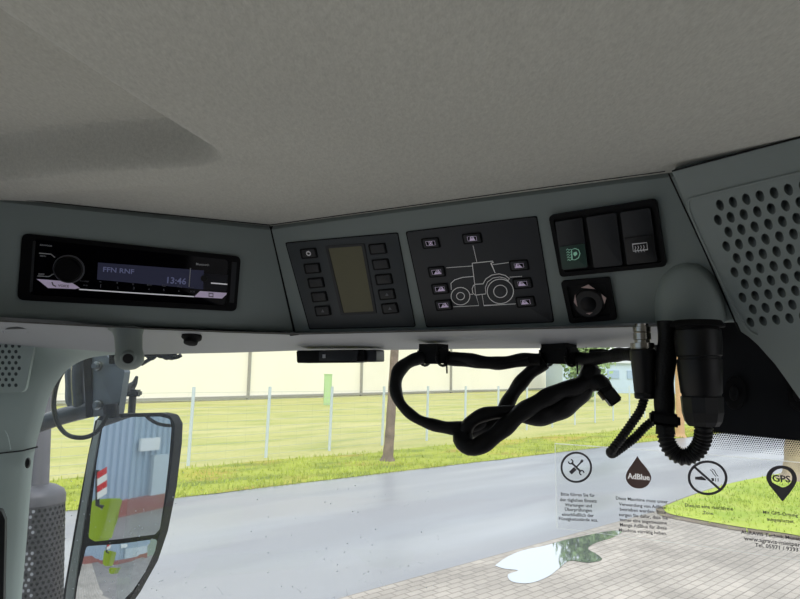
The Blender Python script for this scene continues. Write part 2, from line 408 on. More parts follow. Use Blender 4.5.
# ---- headliner with the hatch recess at the left
E0, E1 = Z(224, 152, ZC), Z(0, 10, ZC)
ed = (E1 - E0); ed.z = 0; ed.normalize(); en = Vector((ed.y, -ed.x, 0))
if en.x > 0: en = -en                             # points into the recess (left)
front = [Z(-260, 170, ZC), Z(-80, 182, ZC), Z(0, 180, ZC), Z(70, 172, ZC), Z(130, 168, ZC), Z(190, 164, ZC), Z(216, 157, ZC), Z(228, 150, ZC)]
front = catmull(front, 6)
def front_y(x):
    for a, b in zip(front, front[1:]):
        if a.x <= x <= b.x: return a.y + (b.y - a.y) * (x - a.x) / max(1e-6, b.x - a.x)
    return front[0].y if x < front[0].x else front[-1].y - (x - front[-1].x)
def lining(x, y):
    d1 = (Vector((x, y, 0)) - Vector((E0.x, E0.y, 0))).dot(en); d2 = front_y(x) - y
    k = ss(d1 / 0.022) * ss((d2 + 0.004) / 0.020)
    h = 0.032 * k
    h += 0.0035 * noise.noise(Vector((x * 5, y * 5, 0.3))) * (1 - ss((y - 0.36) / 0.1))
    h -= 0.004 * math.exp(-((d2 + 0.03) / 0.02) ** 2) * ss((d1 + 0.02) / 0.03)
    return ZC + h
xs = [-1.0 + 0.04 * i for i in range(10)] + [-0.6 + 0.0035 * i for i in range(172)] + [0.004 + 0.03 * i for i in range(30)]
ys = [-1.1 + 0.08 * i for i in range(15)] + [0.1 + 0.0035 * i for i in range(130)] + [0.556 + 0.02 * i for i in range(16)]
bm = bmesh.new(); gv = [[bm.verts.new((x, y, lining(x, y))) for x in xs] for y in ys]
def inside_roof(x, y):                            # keep the lining behind the line of the console and windscreen
    return True
for j in range(len(ys) - 1):
    for i in range(len(xs) - 1): bm.faces.new((gv[j][i], gv[j][i + 1], gv[j + 1][i + 1], gv[j + 1][i]))
ce = obj('ceiling', bm, M['fabric'], smooth=True); struct(ce, 'grey woven fabric headliner with a moulded recess at the left', 'headliner')
# outer roof skin over the lining
bm = box_bm(Vector((0, -0.1, ZC + 0.075)), 1.9, 2.1, 0.06); ro = obj('roof', bm, M['lime']); struct(ro, 'outer roof skin above the headliner', 'roof')

bm = box_bm(Vector((0.0, -0.95, H - 0.75)), 1.9, 0.05, 1.95); o = obj('wall_back_shade', bm, M['blackm']); struct(o, 'unseen black rear wall added to darken the cab from behind', 'wall')  # unseen, added so that light enters mainly from the front
bm = box_bm(Vector((0.0, -0.35, H - 1.72)), 1.9, 1.2, 0.05); o = obj('floor', bm, M['trim']); struct(o, 'unseen cab floor, kept pale grey to bounce light upward', 'floor')  # out of view, pale so it throws more light up at the headliner
# ---- console
con = thing('overhead_console', 'grey plastic overhead console bending round the cab corner, carrying radio and switches', 'console', BC)
DK = 0.0006
def console_piece(pl, stations, name):
    """stations: top px, bottom px -> profile lofted"""
    rows = []
    for (tx, ty), (bx, by) in stations:
        t = pl.q(tx, ty); b = pl.q(bx, by); d = (b - t).normalized(); n = pl.n
        back = -n; r = 0.011 if pl is L else 0.004
        row = [t + d * -0.004 - n * 0.02, t - n * 0.004, t + d * 0.004, b - d * r]
        for k in range(1, 6):
            a = math.pi / 2 * k / 6
            row.append(b - d * r + d * (r * math.sin(a)) + back * (r * (1 - math.cos(a))))
        row += [b + back * r, b + back * 0.05]
        rows.append(row)
    bm = grid_bm(rows); return obj(name, bm, M['console'], con, smooth=True)
console_piece(L, [((-400, 154), (-380, 303)), ((-140, 182.5), (-125, 315)), ((-60, 191), (-50, 319)), ((0, 197.5), (0, 322)), ((135, 212), (143, 329)), ((269.6, 226.5), (294, 335))], 'radio_fascia')
console_piece(R, [((270.9, 226), (296, 334)), ((400, 208), (420, 331.5)), ((530, 190.5), (545, 328.5)), ((665, 172.5), (672, 325)), ((730, 163), (745, 323.5))], 'switch_fascia')
# dark seam between both fascias and the gap at the right end
bm = bmesh.new(); grid_bm([[R.q(266.5, 225, -0.0035), R.q(273, 225, -0.0035)], [R.q(290, 336, -0.0035), R.q(299, 335, -0.0035)]], bm)
obj('seam_shade_line', bm, M['seam'], con)
# raised housing above the big connector
bm = bmesh.new(); rows = []
a0, b0 = R.uv(655, 322); a1, _ = R.uv(727, 322); _, b1 = R.uv(690, 262)
ac, wa = (a0 + a1) / 2, (a1 - a0) / 2; NN = 22
for j in range(NN + 1):
    fb = j / NN; b = b0 + (b1 - b0) * fb; sh = math.sqrt(max(0, 1 - fb ** 2.6)); row = []
    for i in range(NN * 2 + 1):
        t = -1 + i / NN; row.append(R.w(ac + t * wa * (0.35 * sh + 0.65 * sh), b, -0.001 + 0.019 * math.sqrt(max(0, 1 - t * t)) * sh ** 0.7 * (1 - 0.25 * fb)))
    rows.append(row)
grid_bm(rows, bm)
base = [bm.verts.new(p + (-R.n * 0.012) * 0) for p in rows[0]]; bm.faces.new(base)
obj('connector_housing', bm, M['console'], con, smooth=True)
# thin dark line where lining meets console
bm = bmesh.new()
def zline(pts, w): 
    rows = [[Z(x, y, ZC - 0.0004), Z(x, y + w, ZC - 0.0012)] for x, y in pts]; grid_bm(rows, bm)
zline([(-60, 190), (0, 196.8), (135, 211), (270, 224.6)], 1.0); zline([(270, 224.6), (400, 206.8), (530, 189), (665, 171)], 0.9)
obj('lining_gap', bm, M['seam'], con)

# ---- header trim between console and glass
GW = [(1.1, 0.18), (0.62, 0.451), (0.387, 0.583), (0.181, 0.70), (-0.05, 0.825), (-0.30, 0.915), (-0.5, 0.955), (-0.68, 0.93), (-0.85, 0.83), (-1.0, 0.62), (-1.06, 0.3)]
def gcurve():
    c = catmull([Vector((x, y, 0)) for x, y in GW[3:]], 8); return [Vector((x, y, 0)) for x, y in GW[:3]] + c
GC = gcurve()
def GP(x, y, off=0.0):                            # point on the windscreen seen at x, y
    r = ray(x, y)
    for a, b in zip(GC, GC[1:]):
        e = b - a; nn = Vector((-e.y, e.x, 0)).normalized()
        if nn.y > 0: nn = -nn
        a2, b2 = a + nn * off, b + nn * off; e = b2 - a2
        den = r.x * (-e.y) + r.y * e.x
        if abs(den) < 1e-9: continue
        t = (a2.x * (-e.y) + a2.y * e.x) / den; s = ((t * r.x - a2.x) * e.x + (t * r.y - a2.y) * e.y) / e.length_squared
        if t > 0 and -0.002 <= s <= 1.002: return O + r * t
    return P(x, y, 0.8)
fr = [(-400, 301), (-200, 311), (-60, 317), (0, 321), (75, 325), (143, 328.5), (230, 332), (294, 334), (380, 332), (470, 330), (560, 328), (640, 326), (680, 325.3), (704, 324.9)]
bk = [(-400, 333), (-200, 338), (-60, 344), (0, 348), (75, 352.5), (120, 355), (230, 352.8), (300, 350.5), (385, 350), (470, 348.8), (560, 348), (640, 347.2), (680, 346.4), (704, 346)]
zf = H + 0.0415
rows = [[], [], [], [], []]
for (x, y), (bx, by) in zip(fr, bk):
    a = (L if x < 295 else R); a = Z(x, y, H + 0.043); b = GP(bx, by, 0.012)
    rows[0].append(a + Vector((0, 0, 0.004)) - (a - b).normalized() * 0.004); rows[1].append(a); rows[2].append(a.lerp(b, 0.5) + Vector((0, 0, 0.0012))); rows[3].append(b); rows[4].append(b + Vector((0, 0.004, 0.05)))
ht = obj('trim_1', grid_bm(rows), M['trim'], smooth=True); struct(ht, 'light grey header strip along the top of the windscreen', 'header trim')
bm = bmesh.new()
grid_bm([[Z(x, y - 0.7, H + 0.0425) for x, y in fr], [Z(x, y + 0.9, H + 0.0425) for x, y in fr]], bm)
obj('seam_line', bm, M['seam'], ht)

# ---- windscreen
bot = H - 1.0
bm = bmesh.new(); rows = [[Vector((p.x, p.y, z)) for p in GC] for z in (H + 0.045, H - 0.5, bot)]
grid_bm(rows, bm); wn = obj('window_1', bm, M['glass'], smooth=True); struct(wn, 'curved front windscreen with raindrops', 'windscreen')
W = Pl(Vector((0.181, 0.70, H)), Vector((0.387, 0.583, H)), Vector((0.181, 0.70, H + 0.2)))
# black printed border at the right with its dotted lower edge
bm = flat(W, [(698, 300), (1300, 130), (1300, 498), (800, 440.5), (704, 431)], 0.0012); obj('frit_band', bm, M['frit'], wn)
bm = bmesh.new()
for rI in range(9):
    s = 1.12 - 0.085 * rI
    for k in range(96):
        x = 703 + (k + (rI % 2) * 0.5) * 2.3; y = 431.6 + rI * 1.95 + (x - 704) * 0.094
        flat(W, circ(x, y, s, s * 0.95, n=6), 0.0012, bm)
obj('frit_dots', bm, M['frit'], wn)
for cx, cy, rx, ry in ((735, 393, 11, 17), (799, 394, 11, 17)):
    bm = prism_bm(W, [W.uv(x, y, 0.006) for x, y in circ(cx, cy, rx, ry, n=28)], 0.001, 0.010, 0.003)
    prism_bm(W, [W.uv(x, y, 0.014) for x, y in circ(cx - 1, cy, rx * .45, ry * .45, n=20)], 0.010, 0.015, 0.002, bm)
    o = obj('glass_fixing', bm, M['blackm'], smooth=True)
    tag(o, 'round black fixing disc on black glass border, %s' % ('beside the large stepped connector' if cx < 750 else 'at the edge of the speaker cover'), 'fixing', 'round fixing discs on the black glass border')

# raindrops on the glass
bm = bmesh.new()
for i in range(330):
    if i < 190: x, y = 180 + random.random() ** 1.2 * 260, 470 + random.random() ** 0.7 * 128
    else: x, y = 62 + random.random() * 120, 470 + random.random() ** 0.7 * 128
    if x > 180 and y < 560 - (x - 180) * 0.1 and random.random() < 0.45: continue
    p = GP(x, y, -0.001); s = random.choice([0.00035, 0.0005, 0.0006, 0.0009]) * (1.0 if i > 190 else 0.9)
    bmesh.ops.create_icosphere(bm, subdivisions=1, radius=s, matrix=Matrix.Translation(p) @ Matrix.Diagonal((1, 0.5, 1, 1)))
o = obj('raindrops', bm, M['drop'], smooth=True); tag(o, 'fine raindrops scattered on the lower left of the windscreen', 'raindrops', None, 'stuff')

# ---- left pillar
edge = [(135, 354.2), (112, 355), (92, 357.5), (78, 362.5), (66, 371), (56, 384), (49, 398), (43, 420), (35, 450), (31, 485), (27.5, 530), (24.5, 565), (20, 620), (15, 700)]
ec = catmull([Vector((x, y, 0)) for x, y in edge], 5)
def pillar(y0, y1, name, off, m, top=None):
    pts = [q for q in ec if y0 - 0.01 <= q.y <= y1 + 0.01]; rows = []
    for q in pts:
        ex, y = q.x, q.y; row = []
        cols = [(0.0, 0.055), (0.0, 0.012), (0.03, 0.004), (0.08, -0.003), (0.16, -0.010), (0.28, -0.018), (0.42, -0.027), (0.6, -0.035), (0.8, -0.04), (1.0, -0.042)]
        xl = -125
        for t, dd in cols:
            yy = y - 10 * min(1, t * 2.2) * max(0, min(1, (400 - y) / 45))
            x = ex + (xl - ex) * t if t > 0 else ex
            row.append(P(x, yy + off * 0, 0.90 + dd + off))
        rows.append(row)
    return obj(name, grid_bm(rows), m, smooth=True)
pu = pillar(354, 452, 'trim_2', 0.0, M['pillar']); struct(pu, 'pale grey upper pillar cover left of the windscreen with a perforated patch', 'pillar cover')
pd = pillar(425, 700, 'trim_3', 0.008, M['pillar']); struct(pd, 'pale green-grey lower pillar cover beside the windscreen', 'pillar cover')
# speaker grille patch on the upper cover
PLp = Pl(P(-20, 380, 0.848), P(30, 380, 0.872), P(-20, 440, 0.848))
bm = slab(PLp, [(-30, 336), (36, 338), (25, 392), (-30, 394)], -0.01, 0.008, 0.008, 0.001)
obj('grille_patch', bm, M['pillar'], pu)
bm = bmesh.new()
for j in range(8):
    for i in range(9):
        x = -27 + i * 6.6 + (j % 2) * 3.3; y = 346 + j * 5.6
        if x > 23 - (y - 346) * 0.16: continue
        flat(PLp, circ(x, y, 1.75, 1.9, n=10), 0.0083, bm)
obj('perforation', bm, M['perf'], pu)
bm = bmesh.new(); grid_bm([[P(x, y, d) for x, y, d in ((-40, 451, .855), (0, 452.5, .858), (22, 450, .88), (38, 446, .905))], [P(x, y, d) for x, y, d in ((-40, 453, .855), (0, 454, .858), (22, 451.6, .88), (38, 447.6, .905))]], bm)
obj('seam_line', bm, M['seam'], pu)
bm = bmesh.new(); tube_bm(pxpath([(5, 431, .852), (8, 437, .851), (10.5, 450, .85)]), 0.0006, 6, bm); obj('crease', bm, M['pillar'], pu)
a = P(28, 463, 0.889); b = P(27.4, 463.3, 0.882)
bm = lathe_bm(a, b, [(0, 0.0035), (0.6, 0.0035), (1, 0.0025)], 16)
for v in bm.verts: v.co.z = a.z + (v.co.z - a.z) * 2.2
o = obj('cover_screw', bm, M['black'], pd, smooth=True)
# black speaker / handle edge at the very left
bm = slab(Pl(P(-30, 560, .83), P(4, 560, .845), P(-30, 600, .83)), [(-60, 508), (1, 510), (5, 520), (2.5, 640), (-60, 650)], -0.004, 0.012, 0.006, 0.002)
o = obj('door_seal', bm, M['black'], smooth=True); tag(o, 'black plastic edge at the lower left of the pale pillar cover', 'seal')

# ---- right speaker cover
S = Pl(P(672, 172, 0.418), P(800, 140, 0.365), P(745, 332, 0.452))
cov = thing('speaker_cover', 'grey moulded corner cover with rows of teardrop speaker holes', 'speaker cover', S.q(740, 330))
outl = [(672, 172), (735, 155.5), (800, 138.5), (1150, 45), (1220, 640), (960, 500), (860, 450), (812, 410), (800, 399), (792, 388), (783, 375), (775, 364), (766, 354), (758, 345), (749, 337), (741, 331.5)]
ouv = [S.uv(x, y, 0.0) for x, y in outl]
# perforated insert
ins_px = [(689, 199), (800, 172), (900, 148), (905, 345), (800, 345), (750, 330), (745, 320)]
e1 = (Vector(S.uv(759.7, 195.6)) - Vector(S.uv(719.7, 204.7))) / 3
e2 = (Vector(S.uv(752.5, 308.8)) - Vector(S.uv(719.7, 204.7))) / 8
h0 = Vector(S.uv(719.7, 204.7))
bm = bmesh.new(); ring0 = [bm.verts.new(S.w(a, b, 0)) for a, b in ouv]; ring1 = [bm.verts.new(S.w(a * 1.0, b, -.02)) for a, b in ouv]
fill = []
def ring_edges(vs):
    for i in range(len(vs)): fill.append(bm.edges.new((vs[i], vs[(i + 1) % len(vs)])))
def in_poly(q, poly):
    c = False
    for i in range(len(poly)):
        (x0, y0), (x1, y1) = poly[i - 1], poly[i]
        if (y0 > q.y) != (y1 > q.y) and q.x < (x1 - x0) * (q.y - y0) / (y1 - y0) + x0: c = not c
    return c
ring_edges(ring0); walls = []
lim_poly = [S.uv(x, y, 0) for x, y in [(690, 190), (800, 172), (892, 140), (935, 430), (880, 420), (806, 372), (755, 326), (742, 318)]]
for rI in range(10):
    for k in range(-3, 18):
        q = h0 + e2 * rI + e1 * (k + (0.5 if rI % 2 else 0.0))
        lim = h0.x - 0.35 * e1.x + rI * ((Vector(S.uv(752.5, 308.8)) - h0).x / 8) * 0.97 - (0.25 * e1.x if rI % 2 else 0)
        if q.x < lim: continue
        ry = e2.length * 0.36; rx = e1.length * 0.29; top_, bot_ = [], []
        for i in range(16):
            t = 2 * math.pi * i / 16; tail = max(0, math.cos(t + 1.15)) ** 3
            top_.append((q.x + rx * math.cos(t) * (1 + .28 * tail), q.y + ry * math.sin(t) * (1 + .30 * tail)))
            bot_.append((q.x - rx * .3 + rx * .62 * math.cos(t), q.y + ry * .3 + ry * .62 * math.sin(t)))
        if not in_poly(q, lim_poly): continue
        V0 = [bm.verts.new(S.w(a, b, -.0075)) for a, b in bot_]; V1 = [bm.verts.new(S.w(a, b, 0.0)) for a, b in top_]
        ring_edges(V1); walls.append((V0, V1))
res = bmesh.ops.triangle_fill(bm, edges=fill, use_beauty=True, use_dissolve=False, normal=S.n)
nside = len(ring0)
for i in range(nside): bm.faces.new((ring0[i], ring0[(i + 1) % nside], ring1[(i + 1) % nside], ring1[i]))
for V0, V1 in walls:
    fs_ = [bm.faces.new((V0[i], V0[(i + 1) % 16], V1[(i + 1) % 16], V1[i])) for i in range(16)] + [bm.faces.new(V0)]
    for f in fs_: f.material_index = 1; f.smooth = True
o = obj('speaker_grille', bm, [M['cover'], M['scoop_shade']], cov)
# moulded step around the perforated field
bm = bmesh.new()
stp = catmull([S.q(x, y, 0.0002) for x, y in [(900, 150), (800, 172), (720, 191), (698, 196.5), (690, 199), (688.5, 205), (692, 218), (712, 262), (733, 305), (743, 322), (749, 330), (757, 335)]], 6)
tube_bm(stp, 0.0009, 8, bm); obj('moulded_step', bm, M['cover'], cov, smooth=True)
bm = bmesh.new(); tube_bm([S.q(668.5, 173.5, -0.006), S.q(705, 252, -0.006), S.q(739, 331, -0.006)], 0.0006, 8, bm)  # dark tube drawn for the soft shadow along the cover's left edge
obj('seam_shade_line', bm, M['seam'], cov)
bm = bmesh.new(); tube_bm([S.q(672, 171.2, 0), S.q(735, 154.5, 0), S.q(800, 137.3, 0), S.q(900, 111, 0)], 0.0006, 6, bm)
obj('seam_shade_line', bm, M['seam'], cov)

# ================================================================== RADIO
rad = thing('car_radio', 'glossy black car radio with rotary knob and violet-lit buttons in the left console', 'radio', L.q(130, 305))
Q0 = [(22, 233), (241, 256.5), (236.5, 311.5), (17, 300)]
obj('surround', frame_bm(L, Q0, [(34, 239), (229, 260), (226, 306), (30, 295)], -0.002, 0.0022, 0.006), M['rblack'], rad, smooth=True)
obj('face', slab(L, [(31, 236), (232, 258.5), (229, 308.5), (27, 297.5)], -0.002, 0.0012, 0.003, 0.0004), M['gloss'], rad, smooth=True)
ZR = 0.0016
bm = flat(L, [(98, 262.5), (204, 270.5), (203, 289.5), (97, 279.5)], ZR); obj('display', bm, M['led'], rad)
bm = bmesh.new(); write(L, 'FFN RNF', (103, 271.5), (134, 274), ZR + .0003, bm, .9); obj('display_text', bm, M['ledtext'], rad); bm = bmesh.new(); write(L, '13:46', (167, 283), (186, 284.5), ZR + .0003, bm); obj('display_clock', bm, M['ledtext'], rad)
bm = bmesh.new(); stroke(L, [(190.5, 268), (189, 287)], 0.8, ZR + .0002, bm); obj('display_edge', bm, M['grey'], rad)
kc = L.q(69, 269, 0.001)
kb = lathe_bm(kc, kc + L.n * 0.013, [(0, 0.0125), (0.3, 0.0125), (0.35, 0.0112), (0.9, 0.0108), (1.0, 0.0098)], 36)
o = obj('volume_knob', kb, M['rblack'], rad, smooth=True)
kk = lathe_bm(kc + L.n * 0.0005, kc + L.n * 0.0022, [(0, 0.0137), (1, 0.0134)], 36); obj('knob_ring', kk, M['dimgrey'], rad, smooth=True)
bm = flat(L, [(36.5, 279), (70, 281.5), (80, 288), (75, 289), (48, 288), (40, 281.5)], ZR); ob = obj('call_button', bm, M['pink'], rad)
bm = bmesh.new(); stroke(L, [(52, 282), (53, 285), (56, 286.5)], 1.2, ZR + .0004, bm); write(L, 'VOICE', (58, 286.6), (69, 287.4), ZR + .0004, bm); obj('symbol', bm, M['ink'], ob)
bm = flat(L, [(200, 291), (228, 293), (222, 298.5), (194, 297)], ZR); ob = obj('source_button', bm, M['pink'], rad)
bm = bmesh.new(); stroke(L, [(209, 293.3), (213, 293.6), (213, 296.8), (209, 296.4)], 0.7, ZR + .0004, bm, closed=True); obj('symbol', bm, M['ink'], ob)
bm = bmesh.new(); stroke(L, [(79, 289.3), (135, 293), (194, 296.6)], 1.2, ZR, bm); stroke(L, [(211, 283), (229, 284.5)], 1.2, ZR, bm); obj('light_strip', bm, M['whiteglow'], rad)
bm = bmesh.new(); write(L, 'Bluetooth', (196, 265), (209, 266), ZR, bm); obj('lettering', bm, M['grey'], rad)
bm = bmesh.new(); write(L, 'KENWOOD', (40, 245.6), (52, 246.8), ZR, bm, 1.1)
stroke(L, [(39, 253.2), (51, 254.2), (55, 257.5)], 1.0, ZR, bm); stroke(L, [(37.5, 276), (49, 276.6), (54, 273.6)], 1.0, ZR, bm)
write(L, 'MENU', (40, 256.4), (46, 256.9), ZR, bm); write(L, 'DISP', (38.5, 275), (44.5, 275.4), ZR, bm)
obj('lettering', bm, M['grey'], rad)
bm = bmesh.new()
for i, (s, x) in enumerate([('1', 100), ('2', 117), ('3', 133), ('4', 148), ('5', 163), ('6', 178), ('SCR', 190)]):
    y = 287.5 + (x - 100) * 0.055; write(L, s, (x, y), (x + (.7 if s == '1' else 1.5 if len(s) == 1 else 5), y + .1), ZR, bm)
    y -= 4.5; write(L, ['-', '+', 'o', 'RND', 'REP', 'ALL', 'AM/FM'][i], (x - 1, y), (x + (1 if i < 3 else 4), y + .3), ZR, bm)
write(L, 'PLAY/SET', (80, 281.5), (89, 282.3), ZR, bm); write(L, 'AUD', (83, 285.8), (88, 286.2), ZR, bm)
obj('key_legend', bm, M['dimgrey'], rad)
obj('aux_socket', lathe_bm(L.q(204, 278.5, 0.001), L.q(204, 278.5, 0.003), [(0, 0.0034), (1, 0.0032)], 18), M['black'], rad, smooth=True)
bm = slab(L, [(194, 272.5), (230, 275.5), (227, 291), (192, 288.5)], 0.0008, 0.00145, 0.001); obj('usb_flap', bm, mat('usb_grey', (24, 25, 34), .4), rad)
bm = slab(L, [(33, 241), (35.5, 241), (32, 292), (29.5, 292)], 0.0008, 0.003, 0.0005, 0.0004); obj('release_strip', bm, M['button'], rad)
bm = slab(L, [(232, 262), (237, 262.5), (234, 303), (229.5, 302.5)], 0.0008, 0.003, 0.0005, 0.0004); obj('release_strip', bm, M['button'], rad)

# ================================================================== DISPLAY PANEL (with ten keys)
dp = thing('display_panel', 'charcoal control panel with olive liquid crystal screen and ten black keys', 'control panel', R.q(350, 325))
obj('plate', slab(R, [(286, 243.5), (397, 233.5), (414.5, 326), (310, 328.5)], -0.003, 0.0016, 0.0022, 0.0006), M['panel'], dp, smooth=True)
obj('gasket', frame_bm(R, [(285, 242.6), (397.8, 232.4), (415.6, 327), (309.2, 329.6)], [(287, 244.3), (396.4, 234.4), (413.7, 325.4), (310.7, 327.8)], -0.003, 0.0006, 0.0022), M['seam'], dp)
obj('screen_bezel', frame_bm(R, [(325, 246), (364, 243.5), (376.5, 313.5), (341, 315.5)], [(328, 248.5), (361.5, 246), (373.5, 311.5), (343.5, 313)], 0.0014, 0.0024, 0.002), M['button'], dp)
obj('screen', slab(R, [(327, 248), (362, 245.5), (374, 312), (343, 313.5)], 0.0006, 0.0019, 0.002), M['lcd'], dp)
def key(parent, x, y, w, h, plane, mats, sym=None, symm=None, name='key', lab=None, tilt=0.085, lean=0.22, z=0.0016):
    def c(dx, dy): return (x + dx - dy * -lean, y + dy - dx * tilt)
    rim = slab(plane, [c(-w / 2, -h / 2), c(w / 2, -h / 2), c(w / 2, h / 2), c(-w / 2, h / 2)], z - .001, z + .0010, 0.0013, 0.0003)
    o = obj(name, rim, mats[0], parent, smooth=True, label=lab)
    k = slab(plane, [c(-w / 2 + 1.6, -h / 2 + 1.3), c(w / 2 - 1.6, -h / 2 + 1.3), c(w / 2 - 1.6, h / 2 - 1.3), c(-w / 2 + 1.6, h / 2 - 1.3)], z, z + .0022, 0.0008, 0.0005)
    obj('key_cap', k, mats[1], o, smooth=True)
    if sym:
        bm = bmesh.new(); sym(bm, c, plane, z + .0025); obj('symbol', bm, symm or M['grey'], o)
    return o
def s_ring(bm, c, pl, z): stroke(pl, [c(a, b) for a, b in circ(0, 0, 1.9, n=14)], 1.1, z, bm, closed=True); stroke(pl, [c(0, -1), c(1, -2.4)], 0.9, z, bm)
def s_dot(bm, c, pl, z): stroke(pl, [c(-0.9, 0.8), c(0.3, -0.9), c(1.0, .8)], 0.9, z, bm, closed=True)
KM = (M['blackm'], M['button'])
for i, (x, y) in enumerate([(308.5, 253.5), (312, 268.5), (315.8, 283), (319, 297), (322.5, 311)]):
    key(dp, x, y, 16 - i * 0.2, 10, R, KM, s_ring if i == 0 else (s_dot if i == 4 else None), M['white'] if i == 0 else M['dimgrey'], lab='key with a white ring symbol' if i == 0 else None)
for i, (x, y) in enumerate([(377.5, 249), (380.7, 264.5), (383.7, 279.5), (386.7, 294.5), (389.7, 308.5)]):
    key(dp, x, y, 17 - i * 0.2, 10.5, R, KM, s_dot if i > 2 else None, M['dimgrey'])

# ================================================================== WORK LIGHT PANEL
wp = thing('work_light_panel', 'charcoal work light panel printed with a white tractor outline and lamp keys', 'control panel', R.q(480, 320))
obj('plate', slab(R, [(406.5, 232.5), (536, 217), (553, 321.5), (427, 326.5)], -0.003, 0.0016, 0.0022, 0.0006), M['panel2'], wp, smooth=True)
obj('gasket', frame_bm(R, [(405.4, 231.6), (536.8, 215.9), (554.2, 322.5), (426.3, 327.6)], [(407.4, 233.3), (535.4, 218), (552.2, 320.8), (427.7, 325.8)], -0.003, 0.0006, 0.0022), M['seam'], wp)
zz = 0.0019
def Tz(x, y): return (400 + x / 4.794, 210 + y / 4.794)
bm = bmesh.new()
def ln(pts, w=0.55, closed=False): stroke(R, [Tz(*p) for p in pts], w, zz, bm, closed)
ln([(350, 170), (368, 248)]); ln([(222, 277), (350, 268)]); ln([(445, 262), (522, 252)]); ln([(525, 322), (585, 318)]); ln([(255, 464), (378, 458), (365, 410)]); ln([(393, 402), (402, 458), (555, 450)])
ln([(346, 255), (445, 245), (447, 252), (436, 254), (456, 302)], 0.75); ln([(346, 255), (358, 355)], 0.75)
ln([(246, 382), (244, 352), (262, 335), (300, 323), (354, 318)], 0.7)
ln([(349, 398), (346, 378), (352, 362), (362, 356), (398, 354), (412, 330), (440, 312), (475, 306), (505, 314), (525, 330), (518, 337)], 0.75); ln([(412, 400), (409, 372), (420, 345), (446, 326), (478, 321), (503, 327), (520, 340)], 0.6)
ln([(349, 398), (362, 408), (412, 402)], 0.7); ln([(334, 404), (350, 404)], 0.7); ln([(358, 356), (362, 405)], 0.55)
for cx, cy, r in ((290, 413, 45), (290, 413, 19), (481, 390, 63), (481, 390, 32)):
    ln([(a, b) for a, b in circ(cx, cy, r, r * .93, n=30)], 0.75, True)
obj('tractor_outline', bm, mat('outline_print_glow', (232, 232, 230), .6, emit=(200, 202, 200), es=.06), wp)  # faint emission added so the printed lines look brighter
def s_lamp(flip):
    def f(bm, c, pl, z):
        k = -1 if flip else 1
        flat(pl, [c(-4.6, -2.1), c(4.6, -2.1), c(4.6, 2.3), c(-4.6, 2.3)], z - .0001, bm)
    return f
def s_lampdark(flip):
    def f(bm, c, pl, z):
        k = -1 if flip else 1
        flat(pl, [c(*p) for p in ([(-4.2 * k, -1.8), (0.2 * k, -1.8), (-2.9 * k, 2.1), (-4.2 * k, 2.1)])], z, bm)
        stroke(pl, [c(a, b) for a, b in circ(0.8 * k, -0.5, 0.8, n=10)], 0.45, z, bm, closed=True)
        flat(pl, [c(*p) for p in ([(2.6 * k, -1.9), (4.3 * k, -1.9), (4.3 * k, 2.0)])], z, bm)
    return f
def lampkey(x, y, w, lab, kind):
    o = key(wp, x, y, w, 10.5, R, KM, s_lamp(0), M['pink'], name='lamp_key', lab=lab)
    def c(dx, dy): return (x + dx + dy * .22, y + dy - dx * .085)
    bm = bmesh.new()
    if kind == 'ring':
        flat(R, [c(-4.2, -1.8), c(-1.8, -1.8), c(-1.8, 2), c(-4.2, 2)], .0042, bm); flat(R, [c(1.8, -1.8), c(4.2, -1.8), c(4.2, 2), c(1.8, 2)], .0042, bm)
        stroke(R, [c(a, b) for a, b in circ(0, 0, 1.3, n=12)], 0.5, .0042, bm, closed=True)
    elif kind == 'top':
        flat(R, [c(-4.2, -1.8), c(-1.4, -1.8), c(-2.8, 2), c(-4.2, 2)], .0042, bm); flat(R, [c(1.4, -1.8), c(4.2, -1.8), c(4.2, 2), c(2.8, 2)], .0042, bm)
        flat(R, [c(-.7, -1.2), c(.7, -1.2), c(.7, -.2), c(-.7, -.2)], .0042, bm)
    else: s_lampdark(kind == 'rear')(bm, c, R, .0042)
    obj('symbol', bm, M['blackm'], o)
lampkey(430.5, 243.2, 17.5, 'key with a ring symbol', 'ring'); lampkey(472, 238.5, 19, 'key above the cab of the outline', 'top')
for x, y in ((436.5, 272), (440, 289), (443.5, 305.3)): lampkey(x, y, 16.5, None, 'front')
for x, y in ((519, 265.5), (522.5, 283.5), (525.5, 302)): lampkey(x, y, 19, None, 'rear')

# ================================================================== ROCKER SWITCH BLOCK
rs = thing('rocker_switch_block', 'black block of three rocker switches, the left one with green symbol', 'switch', R.q(608, 273))
def q_(x, y): return (540 + x / 4.279, 190 + y / 4.279)
out = [(548.3, 215.7), (656.5, 198.7), (667, 266.5), (560, 277.3)]
obj('frame', frame_bm(R, out, [(553, 219.5), (653, 204.5), (662, 262.5), (564, 272.5)], -0.002, 0.0042, 0.004), M['blackm'], rs, smooth=True)
obj('well', slab(R, [(551, 217.5), (655, 201.5), (664.5, 264.5), (562, 275)], -0.002, 0.0008, 0.003), M['seam'], rs)
def rocker(px, mid, m2, lab, name='rocker'):
    (a, b, c, d) = px
    o = obj(name, slab(R, px, 0.0005, 0.0042, 0.0012, 0.0006), M['button'], rs, smooth=True, label=lab)
    if mid:
        t = mid; e = (b[0] + (c[0] - b[0]) * t, b[1] + (c[1] - b[1]) * t); f = (a[0] + (d[0] - a[0]) * t, a[1] + (d[1] - a[1]) * t)
        obj('lower_half', slab(R, [(f[0] + .5, f[1]), (e[0] - .5, e[1]), (c[0] - .5, c[1] - .7), (d[0] + .5, d[1] - .7)], 0.003, 0.0056, 0.001, 0.0008), m2, o, smooth=True)
    return o
r1 = rocker([(555, 222), (582, 218), (588, 267.5), (562, 270.5)], .52, M['green'], 'rocker with green lit lower half')
